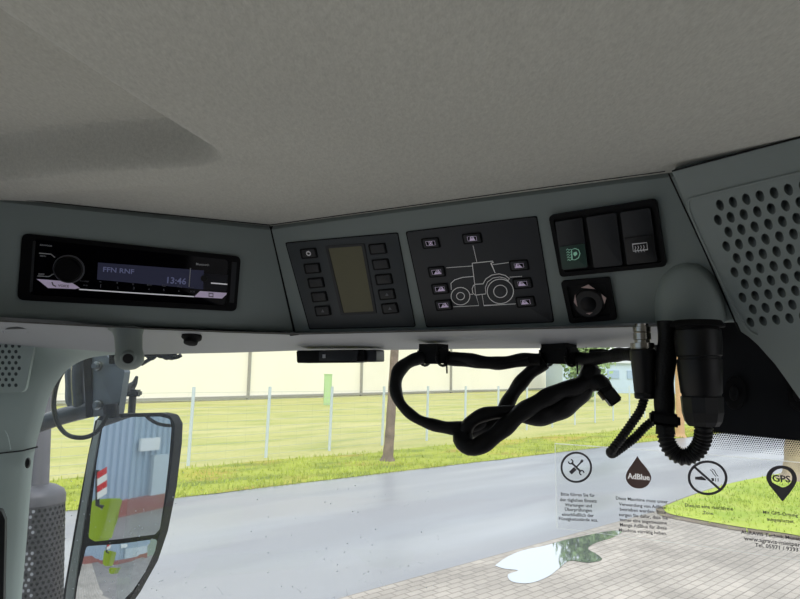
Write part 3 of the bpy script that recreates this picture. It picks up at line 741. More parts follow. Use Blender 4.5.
r2 = rocker([(586, 217.5), (616, 213), (622.5, 265), (594, 268)], None, None, 'plain blank rocker')
r3 = rocker([(620, 212.5), (650, 208), (657.5, 261.5), (627, 264.8)], .5, M['black'], 'rocker with white heated window symbol')
bm = bmesh.new()
for k in range(5): stroke(R, [q_(*p) for p in [(112 + k * 1.5, 258 + k * 11), (118 + k, 252 + k * 11), (124 + k, 258 + k * 11), (131 + k, 253 + k * 11)]], 0.5, .0062, bm)
stroke(R, [q_(*p) for p in [(135, 255), (150, 250), (165, 256), (171, 272), (165, 290), (150, 299), (137, 298)]], 0.7, .0062, bm, closed=True)
flat(R, [q_(*p) for p in [(143, 268), (156, 263), (160, 275), (150, 284), (143, 278)]], .0062, bm)
obj('symbol', bm, M['greenp'], r1)
bm = bmesh.new()
stroke(R, [q_(*p) for p in [(396, 232), (457, 225), (460, 255), (399, 262)]], 0.7, .0062, bm, closed=True)
for k in range(4): stroke(R, [q_(*p) for p in [(407 + k * 12, 240 - k * 1.4), (410 + k * 12, 248 - k), (406 + k * 12, 256 - k), (411 + k * 12, 268 - k * 1.2)]], 0.6, .0062, bm)
obj('symbol', bm, M['white'], r3)

# ================================================================== MIRROR ADJUSTER
ma = thing('mirror_adjuster', 'small square black mirror adjuster switch with dished arrow pad', 'switch', R.q(590, 322))
obj('frame', frame_bm(R, [(560.5, 281.5), (609.5, 277.5), (617, 320), (569.5, 323.5)], [(566.5, 286.5), (605, 283.5), (611, 315), (573, 318.5)], -0.002, 0.0035, 0.0028), M['blackm'], ma, smooth=True)
obj('well', slab(R, [(563, 284), (607, 280.5), (614.5, 318), (571, 321.5)], -0.002, 0.0012, 0.002), M['seam'], ma)
ctr = R.q(589.5, 302, 0.001)
dish = lathe_bm(ctr, ctr + R.n * 0.006, [(0, 0.0125), (0.8, 0.0122), (1.0, 0.011)], 32)
pad = obj('arrow_pad', dish, M['black'], ma, smooth=True)
obj('pad_center', lathe_bm(ctr + R.n * .006, ctr + R.n * 0.0068, [(0, 0.0065), (1, 0.005)], 24), M['rblack'], pad, smooth=True)
bm = bmesh.new()
for tri in ([(175, 418), (207, 405), (236, 424)], [(150, 445), (145, 480), (160, 500)], [(262, 445), (284, 462), (276, 488)], [(195, 527), (225, 524), (212, 533)]):
    flat(R, [q_(*p) for p in tri], .0072, bm)
obj('arrow', bm, mat('arrow_rose', (190, 165, 160), .6), pad)
bm = flat(R, [q_(*p) for p in [(195, 492), (212, 478), (218, 486), (208, 500)]], .0076); obj('pointer', bm, M['grey'], pad)

# ================================================================== SMALL THINGS UNDER THE CONSOLE
# round sensor housing
a, b = P(128, 328, 0.62), P(130, 369, 0.615)
sen = thing('sensor_housing', 'grey bullet-shaped plastic housing with dark round hole under the radio', 'sensor', b)
obj('body', lathe_bm(a, b, [(0, .019), (.05, .0155), (.2, .0135), (.55, .0128), (.7, .0142), (.85, .0135), (.95, .010), (1, .006)], 32), M['console'], sen, smooth=True)
c = P(128.5, 357.5, 0.607)
dirn = (O - c).normalized(); dirn = Vector((dirn.x * .8, dirn.y, -0.25)).normalized()
obj('rim', lathe_bm(c - dirn * .008, c + dirn * 0.0045, [(0, .0085), (.8, .0078), (1, .0062)], 24), M['console'], sen, smooth=True)
obj('lens', lathe_bm(c, c + dirn * 0.0050, [(0, .0052), (1, .005)], 24), M['hole'], sen, smooth=True)
# small black knob on the header strip
a = Z(192, 335.5, H + 0.040); b = a + Vector((0.0, -0.004, -0.010))
kn = lathe_bm(a, b, [(0, .011), (.3, .011), (.5, .008), (.9, .0075), (1, .005)], 20)
o = obj('trim_clip', kn, M['blackm'], smooth=True); tag(o, 'small black clip on the light grey header strip right of the round sensor', 'clip')
bm = bmesh.new(); grid_bm([[Z(152, 333.3, zf), Z(172, 334.2, zf), Z(186, 334.7, zf)], [Z(152, 335, zf - .001), Z(172, 336, zf - .001), Z(186, 336.4, zf - .001)]], bm); obj('slot', bm, M['seam'], ht)
# oval grip recess in the strip, far left
bm = bmesh.new(); vs = [bm.verts.new(Z(x, y, zf - .0008)) for x, y in circ(16, 330.5, 12, 3.0, n=24)]; bm.faces.new(vs); gr = obj('grip_recess', bm, M['button'], ht)
bm = bmesh.new(); tube_bm([Z(x, y, zf - .0012) for x, y in circ(16, 331.4, 12.5, 3.6, n=20, a0=0, a1=180)], .0012, 6, bm); obj('grip_lip', bm, M['trim'], ht, smooth=True)
# black latch bar
lb = thing('latch_bar', 'flat black rectangular bar with white dot hanging under the header strip', 'latch', P(335, 362, .80))
LP = Pl(P(297, 356, .81), P(376, 355, .765), P(297, 370, .81))
obj('body', slab(LP, [(296.5, 350.5), (364, 349.5), (364.5, 361), (352, 362.5), (297, 363)], -0.02, 0.008, 0.002, 0.0012), M['blackm'], lb, smooth=True)
obj('end_cap', slab(LP, [(364, 350), (376.5, 349.5), (376.5, 361.5), (364, 362)], -0.02, 0.004, 0.002, 0.0012), M['black'], lb, smooth=True)
obj('latch_tab', slab(LP, [(319, 351), (358, 350), (357, 360), (350, 361.5), (319, 361)], 0.006, 0.0105, 0.002, 0.001), M['black'], lb, smooth=True)
bm = flat(LP, [(322.5, 354.5), (325.5, 354.4), (325.5, 358), (322.5, 358.1)], 0.0109); obj('marker_dot', bm, M['grey'], lb)

# ================================================================== WIRING HARNESS
wh = thing('wiring_harness', 'black taped wiring harness looped and knotted below the header strip', 'cable', P(480, 357, .66))
def T(x, y): return (440 + x / 4.444, 340 + y / 4.444)
dd = .66
def cab(pts, r, name='cable', m='cable', parent=wh, sq=1.0, taper=None):
    pp = resample(pxpath([(x, y, d) for x, y, d in pts], 14), 0.004)
    rf = (lambda i, n: r * (1 + 0.07 * math.sin(i * 0.9)) * (1 if taper is None else taper(i / (n - 1))))
    r *= 1.16
    return obj(name, tube_bm(pp, rf, 12, squash=sq), M[m], parent, smooth=True)
# big left loop into the knot
cab([(424, 357, .69), (411, 361, .685), (399, 371, .675), (395.5, 388, .67), (401, 404, .665), (416, 418, .66), (436, 425.5, .655), (456, 428.5, .65), (472, 427, .655), (484, 420, .66)], .0058, taper=lambda t: 1.0 + 0.15 * math.sin(t * 9))
# straight run between the clips
cab([(445, 359, .69), (462, 358.3, .68), (480, 361.5, .67), (500, 363.2, .665), (520, 360, .66), (540, 359.5, .655)], .0062)
cab([(448, 361.5, .685), (475, 364, .672), (500, 365.5, .662), (530, 361.5, .65)], .0038)
# strand diving behind the knot
cab([(545, 362, .66), (532, 371, .665), (519, 385, .67), (508, 402, .675), (500, 417, .67), (490, 425, .662), (476, 429, .66), (462, 434, .655)], .0068)
# arched strand over the knot to the thick bundle
cab([(464, 437, .648), (468, 425, .645), (480, 416, .643), (496, 412.5, .642), (514, 413, .642), (530, 415.5, .64), (548, 413, .64), (566, 404, .64), (580, 392, .642), (587, 380, .645), (590, 366, .65)], .0085, taper=lambda t: .75 + .5 * ss((t - .3) / .3) - .35 * ss((t - .75) / .2))
# lower loop strand
cab([(463, 434, .648), (464, 442, .64), (472, 447.5, .635), (486, 442, .632), (505, 427, .63), (522, 412, .63), (542, 400, .63), (560, 391, .632), (575, 387, .635), (586, 380, .638), (593, 366, .64)], .0088, sq=.8)
# right run into the clip and on to the connectors
cab([(572, 358.5, .65), (590, 358.5, .63), (605, 357, .61), (620, 354.5, .59), (640, 354, .56), (660, 352, .53)], .0058)
cab([(578, 362, .645), (592, 360, .635), (606, 352.5, .62), (588, 352, .63)], .0028)
cab([(589, 384, .64), (596, 381.5, .635), (602, 384, .632), (605, 390, .63)], .0078)
# clips
for x, y, d in ((433.5, 357.3, .69), (559, 357, .655)):
    u = (P(x + 10, y, d - .01) - P(x - 10, y, d + .01)).normalized(); up = Vector((0, 0, 1)); nn = u.cross(up)
    c0 = P(x, y, d); wdt = 0.034 if x < 500 else 0.040
    bm = box_bm(c0 + up * .001, wdt, .022, .017, u, nn, up, bev=.002)
    box_bm(c0 + up * .010, wdt * .8, .02, .01, u, nn, up, bm=bm)
    cl = obj('cable_clip', bm, M['blackm'], wh, smooth=True)
    for s in (-.75, 0.8):
        pts = [c0 + u * (wdt * .5 * s) + (nn * math.cos(t) * .0115 + up * (math.sin(t) * .0095)) for t in [2 * math.pi * k / 16 for k in range(17)]]
        obj('cable_tie', tube_bm(pts, .0016, 6), M['cable'], cl, smooth=True)
    pts = [c0 + u * (wdt * .55), c0 + u * (wdt * .58) - up * .018]; obj('tie_tail', tube_bm(pts, .001, 5), M['cable'], cl)
# plug on the short tail
a = P(602, 385, .63); b = P(617, 404, .625); ax = (b - a).normalized(); sd = ax.cross(Vector((0, 1, 0))).normalized(); nn = ax.cross(sd)
bm = box_bm(a.lerp(b, .62), .0165, .011, .0135, ax, nn, sd, bev=.0015)
pg = obj('plug', bm, M['black'], wh, smooth=True)
bm = box_bm(a.lerp(b, .22), .007, .012, .0125, ax, nn, sd, bev=.001); obj('plug_collar', bm, M['blackm'], pg, smooth=True)
bm = box_bm(a.lerp(b, .35) + sd * -.0078, .010, .005, .0025, ax, nn, sd); obj('locking_tab', bm, mat('tab_olive', (70, 62, 40), .5), pg)

# ================================================================== CONNECTORS AT THE RIGHT
dn = .462
sc = thing('sensor_connector', 'slim round black connector with nickel screw ring and thin ribbed hose', 'connector', P(644, 399, dn))
k = dn / F
obj('screw_ring', lathe_bm(P(641.5, 324, dn), P(642.5, 350, dn), [(0, 6.5*k), (.1, 6.5*k), (.12, 8.6*k), (.3, 8.6*k), (.32, 7.4*k), (.36, 8.6*k), (.6, 8.6*k), (.62, 7.4*k), (.72, 7.4*k), (.74, 11.3*k), (.93, 11.3*k), (.95, 10.5*k), (1, 10.5*k)], 24), M['chrome'], sc, smooth=True)
obj('body', lathe_bm(P(642.5, 349, dn), P(645, 399, dn), [(0, 11*k), (.03, 12.2*k), (.2, 12.2*k), (.22, 11.6*k), (.85, 9.8*k), (.87, 9.4*k), (.89, 10*k), (.98, 9.6*k), (1, 8*k)], 28), M['conduit'], sc, smooth=True)
obj('ribbed_hose', corrugated([(645, 396, dn), (643.5, 401, dn), (640, 411, dn), (632, 423, dn), (622, 437, dn), (613, 448.5, dn), (610.5, 452, dn + .002), (613, 453.5, dn + .007), (624, 446, dn + .010), (635.5, 437, dn + .012), (645, 427, dn + .012), (654, 420, dn + .012)], 4.6*k, .0024), M['conduit'], sc, smooth=True)
bc = thing('round_connector', 'large stepped round black connector with thick ribbed hose looping back up', 'connector', P(703, 425, .45))
d2 = .437; k = d2 / F
obj('flange', lathe_bm(P(697, 321, d2), P(697.3, 331, d2), [(0, 22*k), (.4, 25*k), (.6, 25*k), (.62, 20*k), (1, 20*k)], 32), M['blackm'], bc, smooth=True)
obj('body', lathe_bm(P(697.2, 329, d2), P(701.5, 396, d2), [(0, 19*k), (.02, 21.5*k), (.15, 22*k), (.40, 21.3*k), (.42, 19.5*k), (.45, 19.5*k), (.46, 20.8*k), (.6, 20.6*k), (.95, 19*k), (.97, 18*k), (1, 18*k)], 32), M['conduit'], bc, smooth=True)
obj('cap_nut', lathe_bm(P(701.5, 396, d2), P(703.5, 426, d2), [(0, 18*k), (.03, 19.6*k), (.55, 19*k), (.85, 17*k), (1, 14*k)], 10), M['conduit'], bc)
obj('ribbed_hose', corrugated([(703.3, 420, d2), (703.5, 430, d2), (702, 441, d2 + .003), (695.5, 452, d2 + .007), (684, 457, d2 + .011), (673, 451.5, d2 + .014), (667, 441, d2 + .015), (665, 425, d2 + .016)], 8.8*k, .0027, seg=16), M['conduit'], bc, smooth=True)
obj('taped_cable', tube_bm(resample(pxpath([(665.5, 434, d2 + .016), (664.5, 410, d2 + .016), (664.5, 385, d2 + .016), (666, 360, d2 + .016), (667, 340, d2 + .016), (667, 318, d2 + .016)], 10), .004), lambda i, n: (9.6 - .7 * math.sin(i * .8)) * k, 14), M['cable'], bc, smooth=True)
o = box_bm(P(664.5, 419, d2 + .014), .020, .017, .0095, Vector((.95, -.3, -.1)).normalized(), Vector((.3, .95, 0)).normalized(), Vector((0, 0, 1)), bev=.002); obj('hose_clamp', o, M['blackm'], bc, smooth=True)

# ================================================================== WINDOW STICKER
st = thing('window_sticker', 'transparent information sticker with four dark symbols and German text on the windscreen', 'sticker', W.q(690, 530, .002))
zs = .0022
obj('film', flat(W, [(555, 443.5), (690, 453), (900, 471), (900, 575), (700, 546), (557, 528)], .0016), M['film'], st)
bm = bmesh.new(); stroke(W, [(557, 528), (555, 443.5), (690, 453), (900, 471)], .7, zs, bm); stroke(W, [(557, 528), (700, 546), (900, 575)], .4, zs, bm); obj('film_edge', bm, M['filmedge'], st)
# service symbol: crossed tools in a ring
bm = bmesh.new(); stroke(W, circ(576.3, 467.3, 14.8, 14.6, n=40), 2.0, zs, bm, closed=True)
def B(x, y): return (550 + x / 5.99, 440 + y / 5.99)
stroke(W, [B(128, 135), B(185, 190)], 2.0, zs, bm); stroke(W, [B(192, 127), B(158, 162)], 1.4, zs, bm); stroke(W, [B(152, 170), B(122, 198)], 3.6, zs, bm)
stroke(W, [B(196, 120), B(186, 132)], 2.4, zs, bm)
for cx, cy, a0 in ((124, 130, 285), (190, 196, 105)):
    stroke(W, [B(cx + 13 * math.cos(t), cy + 13 * math.sin(t)) for t in [math.radians(a0 + 270 * q / 10 - 10) for q in range(11)]], 1.3, zs, bm)
obj('service_symbol', bm, M['ink'], st)
# drop
bm = bmesh.new(); dp_ = [(637.5, 456), (641, 461.5), (646.5, 468), (650.5, 474.5), (651, 479.5), (648, 485), (643, 488), (637.5, 488.4), (632, 486.8), (627.5, 482.5), (625.8, 476.5), (628, 470), (632.5, 463.5)]
pz = catmull([Vector((x, y, 0)) for x, y in dp_ + [dp_[0]]], 4)[:-1]
flat(W, [(p.x, p.y) for p in pz], zs, bm); ob = obj('drop_symbol', bm, M['inkb'], st)
bm = bmesh.new(); write(W, 'AdBlue', (627.6, 478.4), (649.6, 480.2), zs + .0003, bm, 1.1); write(W, 'AdBlue', (627.9, 478.5), (649.9, 480.3), zs + .0004, bm, 1.1); obj('lettering', bm, mat('sticker_white_glow', (230, 228, 226), .6, emit=(230, 228, 226), es=.45), ob)  # emission on the white letters stands in for daylight shining through
# no smoking
bm = bmesh.new(); stroke(W, circ(707.6, 477.8, 18.6, 16.2, n=40, rot=.06), 2.5, zs, bm, closed=True); stroke(W, [(694.5, 467), (720.5, 490)], 2.5, zs, bm)
def N(x, y): return (680 + x / 4.99, 440 + y / 4.99)
flat(W, [N(75, 184), N(110, 181), N(130, 196), N(130, 202), N(76, 197)], zs, bm); flat(W, [N(155, 190), N(170, 191), N(170, 206), N(160, 205)], zs, bm)
stroke(W, [N(178, 190), N(178, 207)], .8, zs, bm); stroke(W, [N(190, 190), N(190, 207)], .8, zs, bm)
stroke(W, [N(150, 148), N(162, 158), N(166, 168), N(180, 182)], .8, zs, bm); stroke(W, [N(158, 144), N(172, 152), N(178, 166), N(190, 182)], .8, zs, bm)
obj('no_smoking_symbol', bm, M['ink'], st)
# GPS pin: ring with a point
def pin(cx, cy):
    o_ = [(cx - 15.2, cy - 1), (cx - 14, cy - 7), (cx - 9, cy - 12), (cx - 1, cy - 14), (cx + 8, cy - 12.3), (cx + 13.6, cy - 7), (cx + 15.4, cy), (cx + 13, cy + 6.5), (cx + 7, cy + 15), (cx + 1, cy + 22), (cx - 6, cy + 14), (cx - 12, cy + 6)]
    i_ = [(cx + (x - cx) * 0, cy) for x, y in o_]
    i_ = []
    for x, y in o_:
        t = math.atan2(y - cy, x - cx); i_.append((cx + .3 + 10.6 * math.cos(t), cy - 1.6 + 9.8 * math.sin(t)))
    return o_, i_
o_, i_ = pin(781.5, 479.5); o_ = [(p.x, p.y) for p in catmull([Vector((x, y, 0)) for x, y in o_[-3:] + o_[:10]], 4)][8:]; i_ = [(781.7 + 10.4 * math.cos(math.atan2(y - 478.4, x - 781.7)), 478 + 9.4 * math.sin(math.atan2(y - 478.4, x - 781.7))) for x, y in o_]; bm = bmesh.new()
A = [bm.verts.new(W.q(x, y, zs)) for x, y in o_]; Bq = [bm.verts.new(W.q(x, y, zs)) for x, y in i_]
for i in range(len(A) - 0): bm.faces.new((A[i], A[(i + 1) % len(A)], Bq[(i + 1) % len(A)], Bq[i]))
write(W, 'GPS', (772.5, 481.2), (790.5, 482.4), zs, bm, 1.0); write(W, 'GPS', (772.8, 481.3), (790.8, 482.5), zs + .0001, bm, 1.0); obj('locating_pin_symbol', bm, M['ink'], st)
txt = [([('Bitte führen Sie für', 561, 595, 495.5), ('den täglichen Einsatz', 560, 597, 501), ('Wartungen und', 565, 592, 506.2), ('Überprüfungen', 565, 592, 510.8), ('einschließlich der', 562, 594, 515.8), ('Flüssigkeitsstände aus.', 559, 598, 520)], .042),
       ([('Diese Maschine muss unter', 616, 668, 499.5), ('Verwendung von AdBlue', 619, 666, 505.5), ('betrieben werden. Bitte', 620, 666, 510.6), ('sorgen Sie dafür, dass Sie', 619, 668, 516), ('immer eine angemessene', 620, 667, 521), ('Menge AdBlue für diese', 620, 667, 526.2), ('Maschine vorrätig haben.', 619, 667, 531.4)], .075),
       ([('Dies ist eine rauchfreie', 685, 733, 506.5), ('Zone.', 703, 714, 514)], .085),
       ([('Mit GPS-Ortung', 763, 798, 513.5), ('ausgestattet.', 767, 795, 520.5)], .1),
       ([('AGRAVIS Technik Münsterland', 741, 815, 533.5), ('www.agravis-mietpark.de', 744, 812, 540), ('Tel. 05971 / 9393 111', 755, 809, 546.5)], .12)]
for lines, sl in txt:
    bm = bmesh.new()
    for s, x0, x1, y in lines: write(W, s, (x0, y), (x1, y + (x1 - x0) * sl), zs, bm)
    obj('text_block', bm, M['ink'], st)

# ================================================================== OUTSIDE: MIRROR, BRACKET, EXHAUST
mc = P(130, 480, 1.32)
MN = Vector((-0.085, -1, 0.02)).normalized()
ux = Vector((0, 0, 1)).cross(MN); ux = (ux if ux.x > 0 else -ux).normalized()
MP = Pl(mc, mc + ux, mc + MN.cross(ux))
mi = thing('exterior_mirror', 'tall two-glass exterior mirror in black housing outside the windscreen at left', 'mirror', P(110, 640, 1.35))
hs = [(96, 417), (110, 414), (160, 413), (170, 415), (175, 424), (174, 445), (168.5, 490), (159.5, 535), (149, 566), (131, 598), (112, 625), (60, 630), (64, 590), (76, 520), (88, 455)]
obj('housing', prism_bm(MP, rounded([MP.uv(x, y, .01) for x, y in hs], .012, 4), -.028, 0.010, .008), M['mirhouse'], mi, smooth=True)
obj('housing_edge', prism_bm(MP, [MP.uv(x, y, .014) for x, y in [(97, 420), (101, 421), (84, 520), (74, 590), (70, 625), (62, 625), (67, 585), (80, 510), (89, 452)]], -.03, .014, .003), M['mirside'], mi, smooth=True)
g1 = [(104, 419), (112, 417.5), (160, 416.5), (170, 419), (171.5, 428), (169, 460), (165, 495), (160, 529), (155, 534.5), (120, 539), (95, 541.5), (88.5, 538), (91, 510), (97, 460)]
def bulged(pxs, z, rad_, n=16):
    uv = rounded([MP.uv(x, y, z) for x, y in pxs], .008, 4); cx = sum(p[0] for p in uv) / len(uv); cy = sum(p[1] for p in uv) / len(uv)
    dmax = max((a - cx) ** 2 + (b - cy) ** 2 for a, b in uv); bm = bmesh.new(); rings = []
    zf_ = lambda a, b: z + (dmax - (a - cx) ** 2 - (b - cy) ** 2) / (2 * rad_)
    for k in range(n, 0, -1):
        f = k / n; rings.append([bm.verts.new(MP.w(cx + (a - cx) * f, cy + (b - cy) * f, zf_(cx + (a - cx) * f, cy + (b - cy) * f))) for a, b in uv])
    for A, Bz in zip(rings, rings[1:]):
        for i in range(len(A)): bm.faces.new((A[i], A[(i + 1) % len(A)], Bz[(i + 1) % len(A)], Bz[i]))
    c = bm.verts.new(MP.w(cx, cy, zf_(cx, cy)))
    for i in range(len(uv)): bm.faces.new((rings[-1][i], rings[-1][(i + 1) % len(uv)], c))
    return bm
obj('main_glass', flat(MP, g1, .0125, r=.008), M['mirror'], mi)
g2 = [(87, 546), (120, 543.5), (158, 538.5), (155, 552), (146, 572), (134, 590), (118, 606), (80, 618), (74, 610), (79, 580)]
obj('wide_glass', bulged(g2, .0115, .9), M['mirror'], mi, smooth=True)

# bracket, arm and cable
br = thing('mirror_bracket', 'grey steel bracket plate with two bolts and dark tubular arm holding the mirror', 'bracket', P(108, 415, 1.2))
BP = Pl(P(92, 400, 1.17), P(125, 400, 1.15), P(92, 440, 1.17))
obj('plate', slab(BP, [(91, 355), (106, 354), (109, 358.5), (119, 359), (124.5, 372), (118, 414), (92, 417)], -.012, 0.004, .003, .001), M['steel'], br, smooth=True)
obj('rubber_strip', slab(BP, [(83, 356), (91.5, 354), (92, 416), (86, 418)], -.02, 0.006, .001, .001), M['blackm'], br)
obj('block', slab(BP, [(109, 354), (116, 354), (117, 364), (109, 364)], -.008, 0.008, .001, .001), M['blackm'], br)
for x, y in ((98.5, 366), (99.5, 405)):
    c0 = BP.q(x, y, .004); bo = obj('bolt', lathe_bm(c0, c0 + BP.n * .006, [(0, .0098), (.5, .0098), (1, .009)], 20), M['chrome'], br, smooth=True)
    obj('bolt_head', lathe_bm(c0 + BP.n * .005, c0 + BP.n * .013, [(0, .0062), (1, .0058)], 6), M['steel'], bo)
obj('cable_boot', lathe_bm(P(111, 404, 1.14), P(111.5, 418, 1.14), [(0, .011), (.3, .014), (1, .013)], 16), M['blackm'], br, smooth=True)
obj('arm', tube_bm(catmull([P(15, 431, 1.2), P(40, 423.5, 1.2), P(58, 417.5, 1.2), P(74, 413, 1.2), P(90, 409, 1.2)], 8), .0165, 12), M['wetdark'], br, smooth=True)
obj('upright_tube', tube_bm(catmull([P(81, 408, 1.2), P(79.5, 390, 1.2), P(79, 374, 1.2), P(80, 356, 1.2), P(81, 335, 1.2)], 6), .0145, 12), M['wetdark'], br, smooth=True)
obj('inner_tube', tube_bm(catmull([P(77, 370, 1.22), P(70, 370, 1.22), P(70, 385, 1.22), P(70.5, 402, 1.22), P(78, 406, 1.22)], 6), .009, 8), M['steel'], br, smooth=True)
o = obj('mirror_cable', tube_bm(resample(pxpath([(75, 352, 1.12), (71, 362, 1.12), (64, 370, 1.13), (58, 381, 1.14), (54.5, 395, 1.15), (54, 408, 1.15), (57, 422, 1.15), (65, 433, 1.14), (76, 437.5, 1.13), (90, 436, 1.13), (101, 427, 1.13), (108, 414, 1.13)], 10), .006), .0042, 8), M['black'], smooth=True)
tag(o, 'thin black cable hanging in a loop below the mirror bracket', 'cable')
pl_ = thing('washer_nozzle', 'small black plug with chrome tip hanging beside the mirror bracket', 'plug', P(76.5, 360, 1.1))
obj('body', lathe_bm(P(75.5, 338, 1.1), P(76, 350, 1.1), [(0, .006), (.8, .006), (1, .0045)], 12), M['black'], pl_, smooth=True)
obj('tip', lathe_bm(P(76, 350, 1.1), P(77, 361, 1.1), [(0, .0045), (.3, .006), (.8, .0055), (1, .003)], 12), M['chrome'], pl_, smooth=True)
# hooked black stalk right of bracket
hk = thing('marker_stalk', 'dark upright stalk with rounded collar standing between bracket and mirror', 'stalk', P(131, 412, 1.45))
obj('stem', lathe_bm(P(131, 420, 1.45), P(133, 392, 1.45), [(0, .0085), (1, .0085)], 14), M['black'], hk, smooth=True)
obj('collar', box_bm(P(133, 393, 1.45), .034, .03, .016, bev=.004), M['black'], hk, smooth=True)
obj('beak', tube_bm(catmull([P(129, 392, 1.45), P(131, 387, 1.45), P(134.5, 383, 1.45), P(137, 376, 1.45)], 5), lambda i, n: .013 * (1 - i / n) + .002, 10), M['black'], hk, smooth=True)
# dark bundle of wiper parts beneath the header
wb = bmesh.new()
for k_ in range(7):
    x = 141 + k_ * 5.2; tube_bm(catmull([P(x, 356 + random.uniform(-2, 2), 1.0), P(x + 5, 357 + random.uniform(-3, 2), 1.0), P(x + 9, 355.5 + random.uniform(-2, 2), 1.0)], 4), .0034, 6, wb)
box_bm(P(160, 354.5, 1.0), .05, .02, .009, bm=wb, bev=.002); box_bm(P(147, 361, 1.0), .022, .006, .005, Vector((.8, 0, .5)).normalized(), Vector((0, 1, 0)), Vector((-.5, 0, .8)).normalized(), bm=wb)
o = obj('wiper_linkage', wb, M['blackm']); tag(o, 'ragged black wiper linkage just under the header right of round sensor', 'linkage')

# exhaust
dE = 1.75; kE = dE / F
ex = thing('exhaust_stack', 'dark grey exhaust stack with perforated heat guard beside the left pillar', 'exhaust', P(38, 720, dE))
xa, xb = P(40, 487, dE), P(33, 760, dE)
obj('guard', lathe_bm(xa, xb, [(0, 12*kE), (.012, 18*kE), (.03, 21*kE), (.06, 22*kE), (1, 22*kE)], 36), M['exhd'], ex, smooth=True)
obj('guard_top', lathe_bm(P(40.3, 484, dE), P(39.5, 503, dE), [(0, 9*kE), (.1, 14*kE), (.35, 20.5*kE), (.6, 22.4*kE), (1, 22.5*kE)], 36), M['exh'], ex, smooth=True)
obj('pipe', lathe_bm(P(45, 330, dE), P(39, 489, dE), [(0, 8.5*kE), (.97, 8.5*kE), (1, 11*kE)], 24), M['exh'], ex, smooth=True)
ax = (xb - xa).normalized(); e1_ = ax.cross(Vector((0, 1, 0))).normalized(); e2_ = ax.cross(e1_)
hd, hl = bmesh.new(), bmesh.new(); rr = 22.3 * kE; Ltot = (xb - xa).length
for j in range(40):
    for i in range(30):
        t = 2 * math.pi * (i + (j % 2) * .5) / 30; c0 = xa + ax * (0.055 + j * .0135)
        if c0.z < H - 1.1: continue
        rad_ = e1_ * math.cos(t) + e2_ * math.sin(t)
        if rad_.y > 0.35: continue
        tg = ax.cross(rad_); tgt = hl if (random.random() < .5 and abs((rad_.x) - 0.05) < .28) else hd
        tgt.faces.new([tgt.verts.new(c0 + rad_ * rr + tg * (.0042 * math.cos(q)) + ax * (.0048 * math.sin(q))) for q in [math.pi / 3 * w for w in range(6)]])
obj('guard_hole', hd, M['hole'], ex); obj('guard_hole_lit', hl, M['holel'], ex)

# ================================================================== OUTSIDE: GROUND
U = Vector((0.76, 0.65, 0)).normalized(); V = Vector((-0.65, 0.76, 0)).normalized()
def uvg(u, v, z=0.0): p = U * u + V * v; return Vector((p.x, p.y, z))
def strip(v0, v1, z, name, m, lab, cat, u0=-300, u1=500, kind='structure'):
    bm = bmesh.new(); bm.faces.new([bm.verts.new(uvg(u, v, z)) for u, v in ((u0, v0), (u1, v0), (u1, v1), (u0, v1))])
    o = obj(name, bm, m); o['kind'] = kind; o['label'] = lab; o['category'] = cat; return o
cf = (G(173, 499).dot(V) + G(560, 452).dot(V)) / 2; cn = (G(345, 597).dot(V) + G(560, 537).dot(V)) / 2
f0, f3 = G(188, 466), G(382, 445.5)
fd = (f3 - f0) / 3; fd.z = 0
cfen = f0.dot(V)
strip(0.2, cn, 0.0, 'ground', M['pavers'], 'yard of light grey concrete pavers below the windscreen', 'paving')
strip(-150, 0.2, 0.0, 'ground', M['yard'], 'dark dry asphalt apron behind the cab, seen in the mirror', 'apron')
strip(cn, cf, 0.0, 'road', M['road'], 'wet grey asphalt road crossing behind the yard', 'road')
bm = bmesh.new(); n_ = 90; rA, rB = [], []
for i in range(n_ + 1):
    u = -15 + 80 * i / n_; wob = noise.noise(Vector((u * .8, 0, 3))) * .16
    rA.append(uvg(u, cf + wob, .012)); rB.append(uvg(u, cfen - .4 + noise.noise(Vector((u * .3, 9, 3))) * .5, .012))
grid_bm([rA, rB], bm); o = obj('grass_verge', bm, M['verge']); tag(o, 'bright green and rusty grass verge along the far side of the road', 'grass', None, 'stuff')
strip(cf - .02, 400, 0.004, 'field', M['field'], 'pale yellow-green mown field behind the wire fence', 'field')
# blades along the verge
bm = bmesh.new()
for i in range(5200):
    u = random.uniform(2, 32) if i % 3 else random.uniform(0, 12); v = cf + random.random() ** 1.6 * 3.6 - .05; p = uvg(u, v, .01); h = random.uniform(.04, .13); a = random.uniform(0, 6.28)
    e = Vector((math.cos(a), math.sin(a), 0)) * .02; bm.faces.new([bm.verts.new(p - e), bm.verts.new(p + e), bm.verts.new(p + Vector((random.uniform(-.04, .04), random.uniform(-.04, .04), h)))])
o = obj('verge_tufts', bm, M['blade'], recalc=False); tag(o, 'short grass tufts standing up from the roadside verge', 'grass', None, 'stuff')
